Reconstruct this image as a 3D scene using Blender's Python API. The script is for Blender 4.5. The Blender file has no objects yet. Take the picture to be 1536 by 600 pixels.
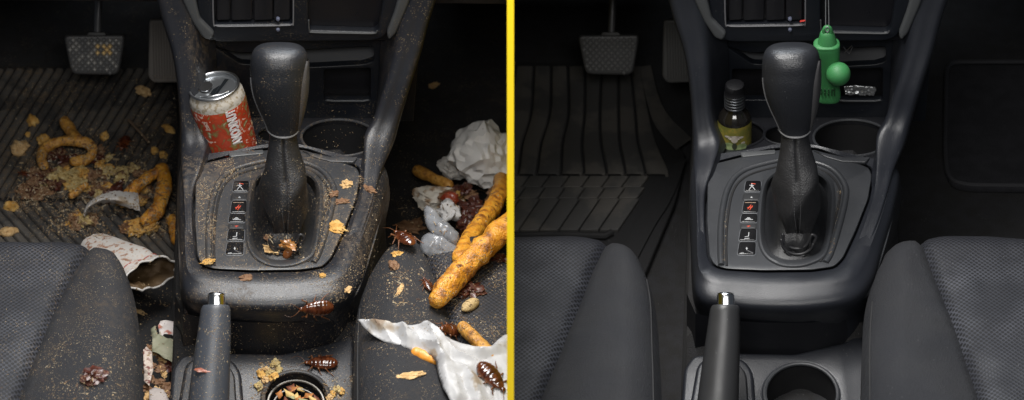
import bpy, bmesh, math, random
from mathutils import Vector, Matrix, noise, geometry
from mathutils.bvhtree import BVHTree

# ------------------------------------------------------------------ camera, world, lights
S = bpy.context.scene
col = S.collection
PITCH = math.radians(40)
DIST = 2.5
FPX = 3625.0                                   # focal length in photo pixels (1536 wide)
CAM = Vector((0, -DIST * math.cos(PITCH), DIST * math.sin(PITCH)))
FWD = Vector((0, math.cos(PITCH), -math.sin(PITCH)))
UP = Vector((0, math.sin(PITCH), math.cos(PITCH)))
RIGHT = Vector((1, 0, 0))
cd = bpy.data.cameras.new('camera')
cd.sensor_width = 36
cd.lens = 36 * FPX / 1536
cd.clip_start, cd.clip_end = 0.05, 50
cd.dof.use_dof = True
cd.dof.focus_distance = 2.46
cd.dof.aperture_fstop = 8.0
cam = bpy.data.objects.new('camera', cd)
col.objects.link(cam)
cam.location = CAM
cam.rotation_euler = (math.pi / 2 - PITCH, 0, 0)
S.camera = cam

w = bpy.data.worlds.new('World')
S.world = w
w.use_nodes = True
w.node_tree.nodes['Background'].inputs[0].default_value = (0.75, 0.85, 1.0, 1)
w.node_tree.nodes['Background'].inputs[1].default_value = 0.06


def area(name, loc, target, sx, sy, power, color):
    l = bpy.data.lights.new(name, 'AREA')
    l.shape = 'RECTANGLE'
    l.size, l.size_y, l.energy, l.color = sx, sy, power, color
    o = bpy.data.objects.new(name, l)
    col.objects.link(o)
    o.location = loc
    d = Vector(target) - Vector(loc)
    o.rotation_euler = d.to_track_quat('-Z', 'Y').to_euler()
    return o


area('roof_softbox', (-0.10, 0.02, 1.30), (0.0, 0.0, 0), 0.8, 0.45, 30, (1.0, 0.98, 0.96))
area('rear_softbox', (0.0, -1.25, 1.35), (0.0, 0.35, -0.2), 0.9, 0.4, 14.5, (1.0, 0.98, 0.95))
area('windscreen_softbox', (0.0, 1.05, 1.25), (0, 0, 0), 0.9, 0.3, 12, (0.86, 0.93, 1.0))
S.view_settings.view_transform = 'Standard'
S.view_settings.look = 'None'
S.view_settings.exposure = 0.0
S.view_settings.gamma = 1
S.cycles.use_denoising = True
S.cycles.max_bounces = 6

# ------------------------------------------------------------------ the two cabins, each seen straight on
PAN = math.atan(384 / FPX)


def turn(angle):
    return Matrix.Translation(CAM) @ Matrix.Rotation(angle, 4, UP) @ Matrix.Translation(-CAM)


class Cabin:
    def __init__(s, k):
        s.k, s.dirty = k, k == 0
        s.M = turn(PAN if k == 0 else -PAN)
        s.R = s.M.to_3x3().inverted()
        s.off = 768 * k
        s.roots = []

    def ray(s, u, v):
        return s.R @ (FWD + RIGHT * ((u + s.off - 768) / FPX) + UP * ((300 - v) / FPX))


H = None


class Plane:
    def __init__(s, o, ex, ey):
        s.o, s.ex, s.ey = Vector(o), Vector(ex).normalized(), Vector(ey).normalized()
        s.n = s.ex.cross(s.ey)

    def P(s, u, v, h=0.0):
        d = H.ray(u, v)
        t = (s.o + s.n * h - CAM).dot(s.n) / d.dot(s.n)
        return CAM + d * t

    def to2(s, p):
        q = p - s.o
        return Vector((q.dot(s.ex), q.dot(s.ey)))

    def at(s, x, y, h=0.0):
        return s.o + s.ex * x + s.ey * y + s.n * h

    def p2(s, u, v):
        return s.to2(s.P(u, v))

    def px(s, u, v, r):                          # metres of r pixels at (u, v)
        return (s.P(u + r, v) - s.P(u, v)).length


def flat(z, a=0.0, y0=0.0):                      # near-horizontal plane, cm, z at y0, slope a
    return Plane((0, y0 / 100, z / 100), (1, 0, 0), (0, 1, a))


def upright(y, b=0.0, z0=0.0):                   # near-vertical plane facing the camera
    return Plane((0, y / 100, z0 / 100), (1, 0, 0), (0, b, 1))


def PZ(u, v, z):
    return flat(z).P(u, v)


def PY(u, v, y):
    return upright(y).P(u, v)


TOP = flat(0)
REAR = flat(-8, 0.2, -17)
DECK = flat(-0.5, -0.17, 7)
DASH = upright(16.5, 0.03)
SEAT = flat(2, 0.04, -8)
FLOOR = flat(-22)

# ------------------------------------------------------------------ materials
MATS = {}


def N(nt, t, **kw):
    n = nt.nodes.new(t)
    for k, v in kw.items():
        setattr(n, k, v)
    return n


def mat(key, base, rough=0.5, metal=0.0, grain=None, dirt=0.0, spec=0.5, coat=0.0, vary=None, holes=None,
        dustcol=(0.13, 0.090, 0.052), trans=0.0, alpha=1.0, speck=0.0, sheen=0.0, emit=0.0, weave=None, sss=0.0):
    if key in MATS:
        return MATS[key]
    m = bpy.data.materials.new(key)
    m.use_nodes = True
    nt = m.node_tree
    L = nt.links.new
    b = nt.nodes['Principled BSDF']
    b.inputs['Base Color'].default_value = (*base, 1)
    b.inputs['Roughness'].default_value = rough
    b.inputs['Metallic'].default_value = metal
    b.inputs['Specular IOR Level'].default_value = spec
    b.inputs['Coat Weight'].default_value = coat
    b.inputs['Coat Roughness'].default_value = 0.12
    b.inputs['Transmission Weight'].default_value = trans
    b.inputs['Alpha'].default_value = alpha
    b.inputs['Sheen Weight'].default_value = sheen
    if sss:
        b.inputs['Subsurface Weight'].default_value = sss
        b.inputs['Subsurface Radius'].default_value = (0.004, 0.003, 0.002)
    if emit:
        b.inputs['Emission Color'].default_value = (*base, 1)
        b.inputs['Emission Strength'].default_value = emit
    tc = N(nt, 'ShaderNodeTexCoord')
    ob = tc.outputs['Object']
    cur = None

    def colmix(fac, a, bcol, mode='MIX'):
        mx = N(nt, 'ShaderNodeMix', data_type='RGBA', blend_type=mode)
        if isinstance(fac, float):
            mx.inputs[0].default_value = fac
        else:
            L(fac, mx.inputs[0])
        for sock, c in ((mx.inputs[6], a), (mx.inputs[7], bcol)):
            if isinstance(c, tuple):
                sock.default_value = (*c, 1)
            else:
                L(c, sock)
        return mx.outputs[2]

    def ramp(src, lo, hi, vlo=0.0, vhi=1.0):
        r = N(nt, 'ShaderNodeMapRange')
        L(src, r.inputs[0])
        for i, v in enumerate((lo, hi, vlo, vhi)):
            r.inputs[i + 1].default_value = v
        return r.outputs[0]

    def nz(scale, detail=6.0, rough_=0.6, off=0.0, dist=0.0):
        n = N(nt, 'ShaderNodeTexNoise')
        n.inputs['Scale'].default_value = scale
        n.inputs['Detail'].default_value = detail
        n.inputs['Roughness'].default_value = rough_
        n.inputs['Distortion'].default_value = dist
        mp = N(nt, 'ShaderNodeMapping')
        mp.inputs['Location'].default_value = (off, off * 1.7, off * 0.3)
        L(ob, mp.inputs[0])
        L(mp.outputs[0], n.inputs['Vector'])
        return n.outputs[0]

    def math_(op, a, b_):
        x = N(nt, 'ShaderNodeMath', operation=op)
        for i, q in enumerate((a, b_)):
            if isinstance(q, (int, float)):
                x.inputs[i].default_value = q
            else:
                L(q, x.inputs[i])
        return x.outputs[0]

    cur = base
    rsock = None
    if vary:                                       # (other colour, scale, lo, hi)
        c2, sc, lo, hi = vary
        cur = colmix(ramp(nz(sc, 5.0, 0.6, 3.1), lo, hi), cur, c2)
    heights = []
    if grain:                                      # (scale, strength)
        v = N(nt, 'ShaderNodeTexVoronoi')
        v.inputs['Scale'].default_value = grain[0]
        L(ob, v.inputs['Vector'])
        heights.append((v.outputs['Distance'], grain[1]))
        heights.append((nz(grain[0] * 0.45, 2.0), grain[1] * 0.6))
    if weave:                                      # (scale, strength)
        wv = N(nt, 'ShaderNodeTexWave', bands_direction='DIAGONAL')
        wv.inputs['Scale'].default_value = weave[0]
        wv.inputs['Distortion'].default_value = 1.5
        L(ob, wv.inputs['Vector'])
        heights.append((wv.outputs[0], weave[1]))
    if holes:                                      # (pitch metres, radius fraction): staggered perforation
        sep = N(nt, 'ShaderNodeSeparateXYZ')
        L(ob, sep.inputs[0])
        x = math_('DIVIDE', sep.outputs[0], holes[0])
        y = math_('DIVIDE', sep.outputs[1], holes[0] * 1.0)
        ds = []
        for o_ in (0.0, 0.5):
            fx = math_('SUBTRACT', math_('FRACT', math_('ADD', x, 100 + o_), 0), 0.5)
            fy = math_('SUBTRACT', math_('FRACT', math_('ADD', y, 100 + o_), 0), 0.5)
            ds.append(math_('SQRT', math_('ADD', math_('MULTIPLY', fx, fx), math_('MULTIPLY', fy, fy)), 0))
        d = math_('MINIMUM', ds[0], ds[1])
        hm = ramp(d, holes[1] * 0.75, holes[1] * 1.15)
        # some threads read paler than others
        cur = colmix(hm, (0.0025, 0.0027, 0.004), cur)
        heights.append((hm, 0.5))
    if dirt > 0:
        big = ramp(nz(9.0, 7.0, 0.65, 7.7), 0.60 - 0.10 * dirt, 0.86 - 0.12 * dirt)
        fine = ramp(nz(160.0, 4.0, 0.7, 1.3), 0.45, 0.62)
        msk = math_('MULTIPLY', math_('MULTIPLY', big, fine), min(0.85, 0.3 + 0.35 * dirt))
        film = ramp(nz(20.0, 5.0, 0.6, 5.0), 0.3, 0.8, 0.0, 0.04 * dirt)
        cur = colmix(film, cur, (dustcol[0] * .8, dustcol[1] * .85, dustcol[2]))
        cur = colmix(msk, cur, dustcol)
        sp = N(nt, 'ShaderNodeTexVoronoi')
        sp.inputs['Scale'].default_value = 520.0
        L(ob, sp.inputs['Vector'])
        spot = ramp(sp.outputs['Distance'], 0.20, 0.30, 1.0, 0.0)
        pick = ramp(nz(38.0, 6.0, 0.75, 9.2), 0.50, 0.58)
        spm = math_('MULTIPLY', spot, pick)
        cur = colmix(math_('MULTIPLY', spm, min(0.8, 0.5 * dirt + 0.2)), cur, (0.24, 0.18, 0.11))
        rsock = ramp(math_('ADD', msk, film), 0.0, 0.6, rough, min(0.95, rough + 0.35))
    if speck > 0:                                  # fine pale lint and dust even on the clean car
        sp = N(nt, 'ShaderNodeTexVoronoi')
        sp.inputs['Scale'].default_value = 260.0
        L(ob, sp.inputs['Vector'])
        spot = ramp(sp.outputs['Distance'], 0.07, 0.12, 1.0, 0.0)
        pick = ramp(nz(45.0, 3.0, 0.6, 2.2), 0.57, 0.61)
        cur = colmix(math_('MULTIPLY', math_('MULTIPLY', spot, pick), speck), cur, (0.25, 0.25, 0.25))
    if not isinstance(cur, tuple):
        L(cur, b.inputs['Base Color'])
    if rsock is not None:
        L(rsock, b.inputs['Roughness'])
    elif rough > 0.25 and metal < 0.5 and trans == 0:
        L(ramp(nz(14.0, 5.0, 0.6, 4.4), 0.3, 0.7, rough - 0.10, rough + 0.12), b.inputs['Roughness'])
    prev = None
    for h, st in heights:
        bp = N(nt, 'ShaderNodeBump')
        bp.inputs['Strength'].default_value = st
        bp.inputs['Distance'].default_value = 0.0006
        L(h, bp.inputs['Height'])
        if prev is not None:
            L(prev, bp.inputs['Normal'])
        prev = bp.outputs[0]
    if prev is not None:
        L(prev, b.inputs['Normal'])
    MATS[key] = m
    return m


def D(name, *a, dirt=1.0, **k):                    # the littered car gets a dusty version of the same stuff
    if H.dirty:
        return mat('dusty_' + name, *a, dirt=dirt, **k)
    return mat(name, *a, speck=0.5, **k)


def m_plastic(): return D('grained_plastic', (0.0140, 0.0155, 0.0200), 0.35, spec=0.46, grain=(1100, 0.20), dirt=1.25)
def m_panel(): return D('satin_plastic', (0.032, 0.034, 0.038), 0.38, spec=.5, grain=(1500, 0.14), dirt=1.7)
def m_dark(): return D('dark_plastic', (0.008, 0.0085, 0.011), 0.45, grain=(1200, 0.12), dirt=0.5)
def m_dash(): return D('dash_plastic', (0.0065, 0.008, 0.0115), 0.42, spec=.42, grain=(1100, 0.15), dirt=0.3)
def m_trim(): return D('grey_trim', (0.060, 0.063, 0.066), 0.38, dirt=0.3)
def m_leather(): return D('black_leather', (0.013, 0.014, 0.017), 0.36, grain=(950, 0.3), dirt=0.35)
def m_boot(): return D('boot_leather', (0.017, 0.017, 0.0185), 0.42, grain=(800, 0.45), dirt=0.35)
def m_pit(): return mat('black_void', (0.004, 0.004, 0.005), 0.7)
def m_carpet(): return D('black_carpet', (0.014, 0.0135, 0.0135), 0.95, grain=(700, 0.8), dirt=0.7, vary=((0.018, 0.018, 0.02), 60, 0.4, 0.6))
def m_seat(): return D('seat_fabric', (0.0205, 0.0215, 0.0255), 0.8, weave=(420, 0.6), grain=(700, 0.6), dirt=1.0, spec=.35, vary=((0.024, 0.0245, 0.027), 16, 0.4, 0.7))
def m_mesh(): return D('perforated_fabric', (0.019, 0.0205, 0.0275), 0.65, holes=(0.0052, 0.28), dirt=0.6, spec=.4, vary=((0.052, 0.055, 0.067), 22, 0.45, 0.75))
def m_rubber(): return D('mat_rubber', *(((0.032, 0.032, 0.032),) if H.dirty else ((0.050, 0.049, 0.048),)), 0.6, grain=(800, 0.3), dirt=1.9, vary=((0.078, 0.073, 0.067), 11, 0.47, 0.53))
def m_rubber_low(): return D('mat_groove_rubber', (0.008, 0.008, 0.009), 0.8, dirt=0.6)


# ------------------------------------------------------------------ object helpers
LOC = {}


def thing(name, label, cat, loc=(0, 0, 0), group=None, kind=None):
    o = bpy.data.objects.new(name, None)
    o.empty_display_size = 0.02
    col.objects.link(o)
    tag(o, label, cat, group, kind)
    LOC[o] = Vector(loc)
    o.matrix_world = H.M @ Matrix.Translation(Vector(loc))
    return o


def tag(o, label=None, cat=None, group=None, kind=None):
    if label: o['label'] = label
    if cat: o['category'] = cat
    if group: o['group'] = group
    if kind: o['kind'] = kind
    return o


def mesh_obj(name, verts, faces, m, parent=None, loc=None, smooth=40, mats=None, fmat=None):
    """verts in cabin coordinates; parent = thing or part, or None for a thing that is one mesh"""
    if parent is None:
        base = Vector(loc) if loc is not None else Vector((0, 0, 0))
    else:
        base = LOC[parent]
    me = bpy.data.meshes.new(name)
    me.from_pydata([tuple(Vector(v) - base) for v in verts], [], faces)
    for mm in (mats or [m]):
        me.materials.append(mm)
    if fmat:
        me.polygons.foreach_set('material_index', fmat)
    me.update()
    bm = bmesh.new()
    bm.from_mesh(me)
    bmesh.ops.remove_doubles(bm, verts=bm.verts, dist=1e-6)
    bmesh.ops.recalc_face_normals(bm, faces=bm.faces)
    bm.to_mesh(me)
    bm.free()
    if smooth:
        me.shade_smooth()
        me.set_sharp_from_angle(angle=math.radians(smooth))
    o = bpy.data.objects.new(name, me)
    col.objects.link(o)
    LOC[o] = base
    if parent is None:
        o.matrix_world = H.M @ Matrix.Translation(base)
    else:
        o.parent = parent
    return o


class G:                                            # geometry collector for one mesh
    def __init__(s):
        s.v, s.f, s.m = [], [], []

    def add(s, vs, fs, mi=0):
        n = len(s.v)
        s.v += [Vector(q) for q in vs]
        s.f += [tuple(i + n for i in f) for f in fs]
        s.m += [mi] * len(fs)
        return s

    def obj(s, name, m, parent=None, **k):
        if isinstance(m, (list, tuple)):
            return mesh_obj(name, s.v, s.f, None, parent, mats=m, fmat=s.m, **k)
        return mesh_obj(name, s.v, s.f, m, parent, **k)


def cr(pts, n=6, closed=True):                      # Catmull-Rom through points
    P = [Vector(p) for p in pts]
    out = []
    K = len(P)
    rng = K if closed else K - 1
    for i in range(rng):
        p1, p2 = P[i], P[(i + 1) % K]
        p0 = P[i - 1] if (closed or i > 0) else p1 * 2 - p2
        p3 = P[(i + 2) % K] if (closed or i + 2 < K) else p2 * 2 - p1
        for j in range(n):
            t = j / n
            out.append(0.5 * ((2 * p1) + (p2 - p0) * t + (2 * p0 - 5 * p1 + 4 * p2 - p3) * t * t + (3 * p1 - p0 - 3 * p2 + p3) * t ** 3))
    if not closed:
        out.append(P[-1].copy())
    return out


def roundpoly(pts, r, n=5):                         # round the corners of a 2D polygon
    out = []
    K = len(pts)
    for i in range(K):
        p0, p1, p2 = Vector(pts[i - 1]), Vector(pts[i]), Vector(pts[(i + 1) % K])
        a, b = (p0 - p1), (p2 - p1)
        ra = min(r, a.length * 0.48)
        rb = min(r, b.length * 0.48)
        a, b = p1 + a.normalized() * ra, p1 + b.normalized() * rb
        for j in range(n + 1):
            t = j / n
            out.append(a * (1 - t) ** 2 + p1 * 2 * t * (1 - t) + b * t * t)
    return out


def ellipse(c, rx, ry, n=40, a0=0.0):
    return [Vector((c[0] + rx * math.cos(a0 + 2 * math.pi * i / n), c[1] + ry * math.sin(a0 + 2 * math.pi * i / n))) for i in range(n)]


def loft(rings, g=None, closed=True, cap0=False, cap1=False, mi=0):
    g = g or G()
    n = len(rings[0])
    vs = [p for r in rings for p in r]
    fs = []
    for i in range(len(rings) - 1):
        for j in range(n if closed else n - 1):
            k = (j + 1) % n
            fs.append((i * n + j, i * n + k, (i + 1) * n + k, (i + 1) * n + j))
    if cap0: fs.append(tuple(range(n)))
    if cap1: fs.append(tuple(range((len(rings) - 1) * n, len(rings) * n)))
    return g.add(vs, fs, mi)


def sweep(path, rad, seg=10, g=None, cap=True, flatten=1.0, nrm=None, mi=0, wob=0.0, seed=0, round_end=False):
    """tube along a 3D path; rad = number or list"""
    P = [Vector(p) for p in path]
    n = len(P)
    R = rad if isinstance(rad, (list, tuple)) else [rad] * n
    if len(R) != n:
        R = [R[min(len(R) - 1, int(i * (len(R) - 1) / (n - 1)))] * (1 - (i * (len(R) - 1) / (n - 1)) % 1) +
             R[min(len(R) - 1, int(i * (len(R) - 1) / (n - 1)) + 1)] * ((i * (len(R) - 1) / (n - 1)) % 1) for i in range(n)]
    if round_end:
        d0, d1 = (P[0] - P[1]).normalized(), (P[-1] - P[-2]).normalized()
        r0, r1 = R[0], R[-1]
        head = [(P[0] + d0 * r0 * x, r0 * math.sqrt(max(0.0, 1 - x * x))) for x in (0.85, 0.5)]
        tail = [(P[-1] + d1 * r1 * x, r1 * math.sqrt(max(0.0, 1 - x * x))) for x in (0.5, 0.85)]
        P = [h[0] for h in head] + P + [t[0] for t in tail]
        R = [h[1] for h in head] + list(R) + [t[1] for t in tail]
        n = len(P)
    rings = []
    ref = Vector(nrm) if nrm is not None else None
    for i in range(n):
        t = (P[min(i + 1, n - 1)] - P[max(i - 1, 0)]).normalized()
        if ref is None:
            ref = Vector((0, 0, 1)) if abs(t.z) < 0.9 else Vector((1, 0, 0))
        b = t.cross(ref).normalized()
        a = b.cross(t).normalized()
        ref = a
        ring = []
        for j in range(seg):
            an = 2 * math.pi * j / seg
            q = P[i] + (b * math.cos(an) + a * math.sin(an) * flatten) * R[i]
            if wob:
                q += (q - P[i]) * wob * noise.noise(q * 75 + Vector((seed, 0, 0))) + (q - P[i]) * wob * 0.35 * noise.noise(q * 260 + Vector((seed, 0, 5))) + (q - P[i]) * wob * 0.25 * noise.noise(q * 700 + Vector((seed, 0, 5)))
            ring.append(q)
        rings.append(ring)
    return loft(rings, g, True, cap, cap, mi)


def curve_mesh(splines, extrude, bevel, res=2):
    c = bpy.data.curves.new('tmp', 'CURVE')
    c.dimensions = '2D'
    c.fill_mode = 'BOTH'
    c.extrude, c.bevel_depth, c.bevel_resolution = extrude, bevel, res
    c.offset = -bevel
    for k, s in enumerate(splines):
        ar = sum(s[i - 1][0] * s[i][1] - s[i][0] * s[i - 1][1] for i in range(len(s)))
        pts = list(s)
        if (ar < 0) == (k == 0):
            pts.reverse()
        sp = c.splines.new('POLY')
        sp.points.add(len(pts) - 1)
        for i, p in enumerate(pts):
            sp.points[i].co = (p[0], p[1], 0, 1)
        sp.use_cyclic_u = True
    o = bpy.data.objects.new('tmp', c)
    col.objects.link(o)
    dg = bpy.context.evaluated_depsgraph_get()
    me = bpy.data.meshes.new_from_object(o.evaluated_get(dg))
    vs = [v.co.copy() for v in me.vertices]
    fs = [tuple(p.vertices) for p in me.polygons]
    bpy.data.objects.remove(o)
    bpy.data.curves.remove(c)
    bpy.data.meshes.remove(me)
    return vs, fs


def slab_geo(pl, outlines, thick, bevel=0.0008, top=0.0, px=True, res=2):
    """flat plate with holes on a plane; outlines in photo pixels (first = outer); top = height of its face"""
    sp = [[pl.p2(p[0], p[1]) for p in o] if px else [Vector((p[0], p[1])) for p in o] for o in outlines]
    vs, fs = curve_mesh(sp, max(1e-5, thick / 2 - bevel), bevel, res)
    return [pl.at(v.x, v.y, top - thick / 2 + v.z) for v in vs], fs


def slab(name, pl, outlines, thick, m, parent, bevel=0.0008, top=0.0, px=True, res=2, **k):
    vs, fs = slab_geo(pl, outlines, thick, bevel, top, px, res)
    return mesh_obj(name, vs, fs, m, parent, **k)


def dist_poly(p, poly, closed=True):
    best = 1e9
    n = len(poly)
    for i in range(n if closed else n - 1):
        a, b = poly[i], poly[(i + 1) % n]
        ab = b - a
        t = max(0, min(1, (p - a).dot(ab) / max(1e-12, ab.length_squared)))
        d = (p - a - ab * t).length
        if d < best: best = d
    return best


def inside(p, poly):
    c = False
    n = len(poly)
    j = n - 1
    for i in range(n):
        a, b = poly[i], poly[j]
        if (a.y > p.y) != (b.y > p.y) and p.x < (b.x - a.x) * (p.y - a.y) / (b.y - a.y) + a.x:
            c = not c
        j = i
    return c


def resample(poly, step, closed=True):
    out = []
    n = len(poly)
    for i in range(n if closed else n - 1):
        a, b = poly[i], poly[(i + 1) % n]
        k = max(1, round((b - a).length / step))
        for j in range(k):
            out.append(a + (b - a) * (j / k))
    if not closed: out.append(poly[-1])
    return out


def sheet_geo(pl, outline, step, hf, jitter=0.0, px=True, seed=1):
    """triangulated sheet inside an outline; hf(p2) -> height"""
    rnd = random.Random(seed)
    poly = [pl.p2(*p) for p in outline] if px else [Vector(p) for p in outline]
    poly = resample(poly, step)
    xs, ys = [p.x for p in poly], [p.y for p in poly]
    pts = list(poly)
    y = min(ys)
    row = 0
    while y < max(ys):
        x = min(xs) + (step / 2 if row % 2 else 0)
        while x < max(xs):
            q = Vector((x + rnd.uniform(-1, 1) * jitter * step, y + rnd.uniform(-1, 1) * jitter * step))
            if inside(q, poly) and dist_poly(q, poly) > step * 0.55:
                pts.append(q)
            x += step
        y += step * 0.87
        row += 1
    n = len(poly)
    r = geometry.delaunay_2d_cdt(pts, [(i, (i + 1) % n) for i in range(n)], [], 1, 1e-7)
    vs2, fs = r[0], r[2]
    fs = [f for f in fs if inside(sum((vs2[i] for i in f), Vector((0, 0))) / len(f), poly)]
    return [pl.at(v.x, v.y, hf(Vector(v))) for v in vs2], [tuple(f) for f in fs]


def star(points, c, n=96):
    """resample a closed 3D loop by angle about c (in XY); returns n points"""
    out = []
    P = [Vector(p) for p in points]
    K = len(P)
    for i in range(n):
        a = 2 * math.pi * i / n
        d = Vector((math.cos(a), math.sin(a)))
        best = None
        for j in range(K):
            p, q = P[j], P[(j + 1) % K]
            p2, q2 = p.xy - c, q.xy - c
            e = q2 - p2
            den = d.x * e.y - d.y * e.x
            if abs(den) < 1e-12: continue
            t = (p2.x * e.y - p2.y * e.x) / den
            s = (p2.x * d.y - p2.y * d.x) / den
            if t > 0 and -1e-6 <= s <= 1 + 1e-6 and (best is None or t > best[0]):
                best = (t, p.lerp(q, s))
        out.append(best[1] if best else out[-1])
    return out


def blend_rings(rings, n=4):                         # Catmull-Rom between matching rings
    cols = [cr([r[j] for r in rings], n, closed=False) for j in range(len(rings[0]))]
    return [[c[i] for c in cols] for i in range(len(cols[0]))]


def text_geo(s, size, extrude=0.0003, bold=0.0):
    c = bpy.data.curves.new('tmp', 'FONT')
    c.body = s
    c.size = size
    c.extrude = extrude
    c.offset = bold
    c.align_x, c.align_y = 'CENTER', 'CENTER'
    c.resolution_u = 3
    o = bpy.data.objects.new('tmp', c)
    col.objects.link(o)
    dg = bpy.context.evaluated_depsgraph_get()
    me = bpy.data.meshes.new_from_object(o.evaluated_get(dg))
    vs = [v.co.copy() for v in me.vertices]
    fs = [tuple(p.vertices) for p in me.polygons]
    bpy.data.objects.remove(o)
    bpy.data.curves.remove(c)
    bpy.data.meshes.remove(me)
    return vs, fs


def circle_px(pl, u, v, r, n=48):
    c = pl.p2(u, v)
    rr = pl.px(u, v, r)
    return [Vector((c.x + rr * math.cos(2 * math.pi * i / n), c.y + rr * math.sin(2 * math.pi * i / n))) for i in range(n)]


# ------------------------------------------------------------------ the cabin shell
PLATE = [(293, 253), (301, 246), (340, 236), (386, 226), (424, 222), (459, 225), (490, 236), (522, 246), (536, 251), (541, 263),
         (535, 299), (516, 347), (497, 388), (484, 401), (450, 406), (377, 407), (320, 404), (303, 399), (295, 385), (291, 331)]


def build_shell():
    car = 'littered' if H.dirty else 'clean'
    # floor: one carpeted sheet
    g = G()
    g.add([(-0.62, -0.75, -0.235), (0.62, -0.75, -0.235), (0.62, 0.72, -0.235), (-0.62, 0.72, -0.235),
           (-0.62, 0.85, 0.3), (0.62, 0.85, 0.3)], [(0, 1, 2, 3), (3, 2, 5, 4)])
    o = g.obj('floor', m_carpet())
    o['kind'] = 'structure'
    # tunnel under the console (carpeted)
    rows = []
    for y, zt in ((-0.75, -0.12), (-0.165, -0.115), (-0.12, -0.06), (0.10, -0.06), (0.16, -0.06), (0.70, -0.03)):
        t = []
        xl, xr = (-0.082, 0.112)
        for x, z in ((xl - 0.012, -0.24), (xl - 0.006, -0.15), (xl, zt - 0.02), (xl + 0.02, zt), (xr - 0.02, zt), (xr, zt - 0.02), (xr + 0.02, -0.15), (xr + 0.04, -0.24)):
            t.append(Vector((x, y, z)))
        rows.append(t)
    g = loft(rows, closed=False)
    o = g.obj('tunnel_floor', m_carpet())
    o['kind'] = 'structure'


def outset(px, d, c):
    return [(c[0] + (p[0] - c[0]) * (1 + d / math.hypot(p[0] - c[0], p[1] - c[1])), c[1] + (p[1] - c[1]) * (1 + d / math.hypot(p[0] - c[0], p[1] - c[1]))) for p in px]


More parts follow.
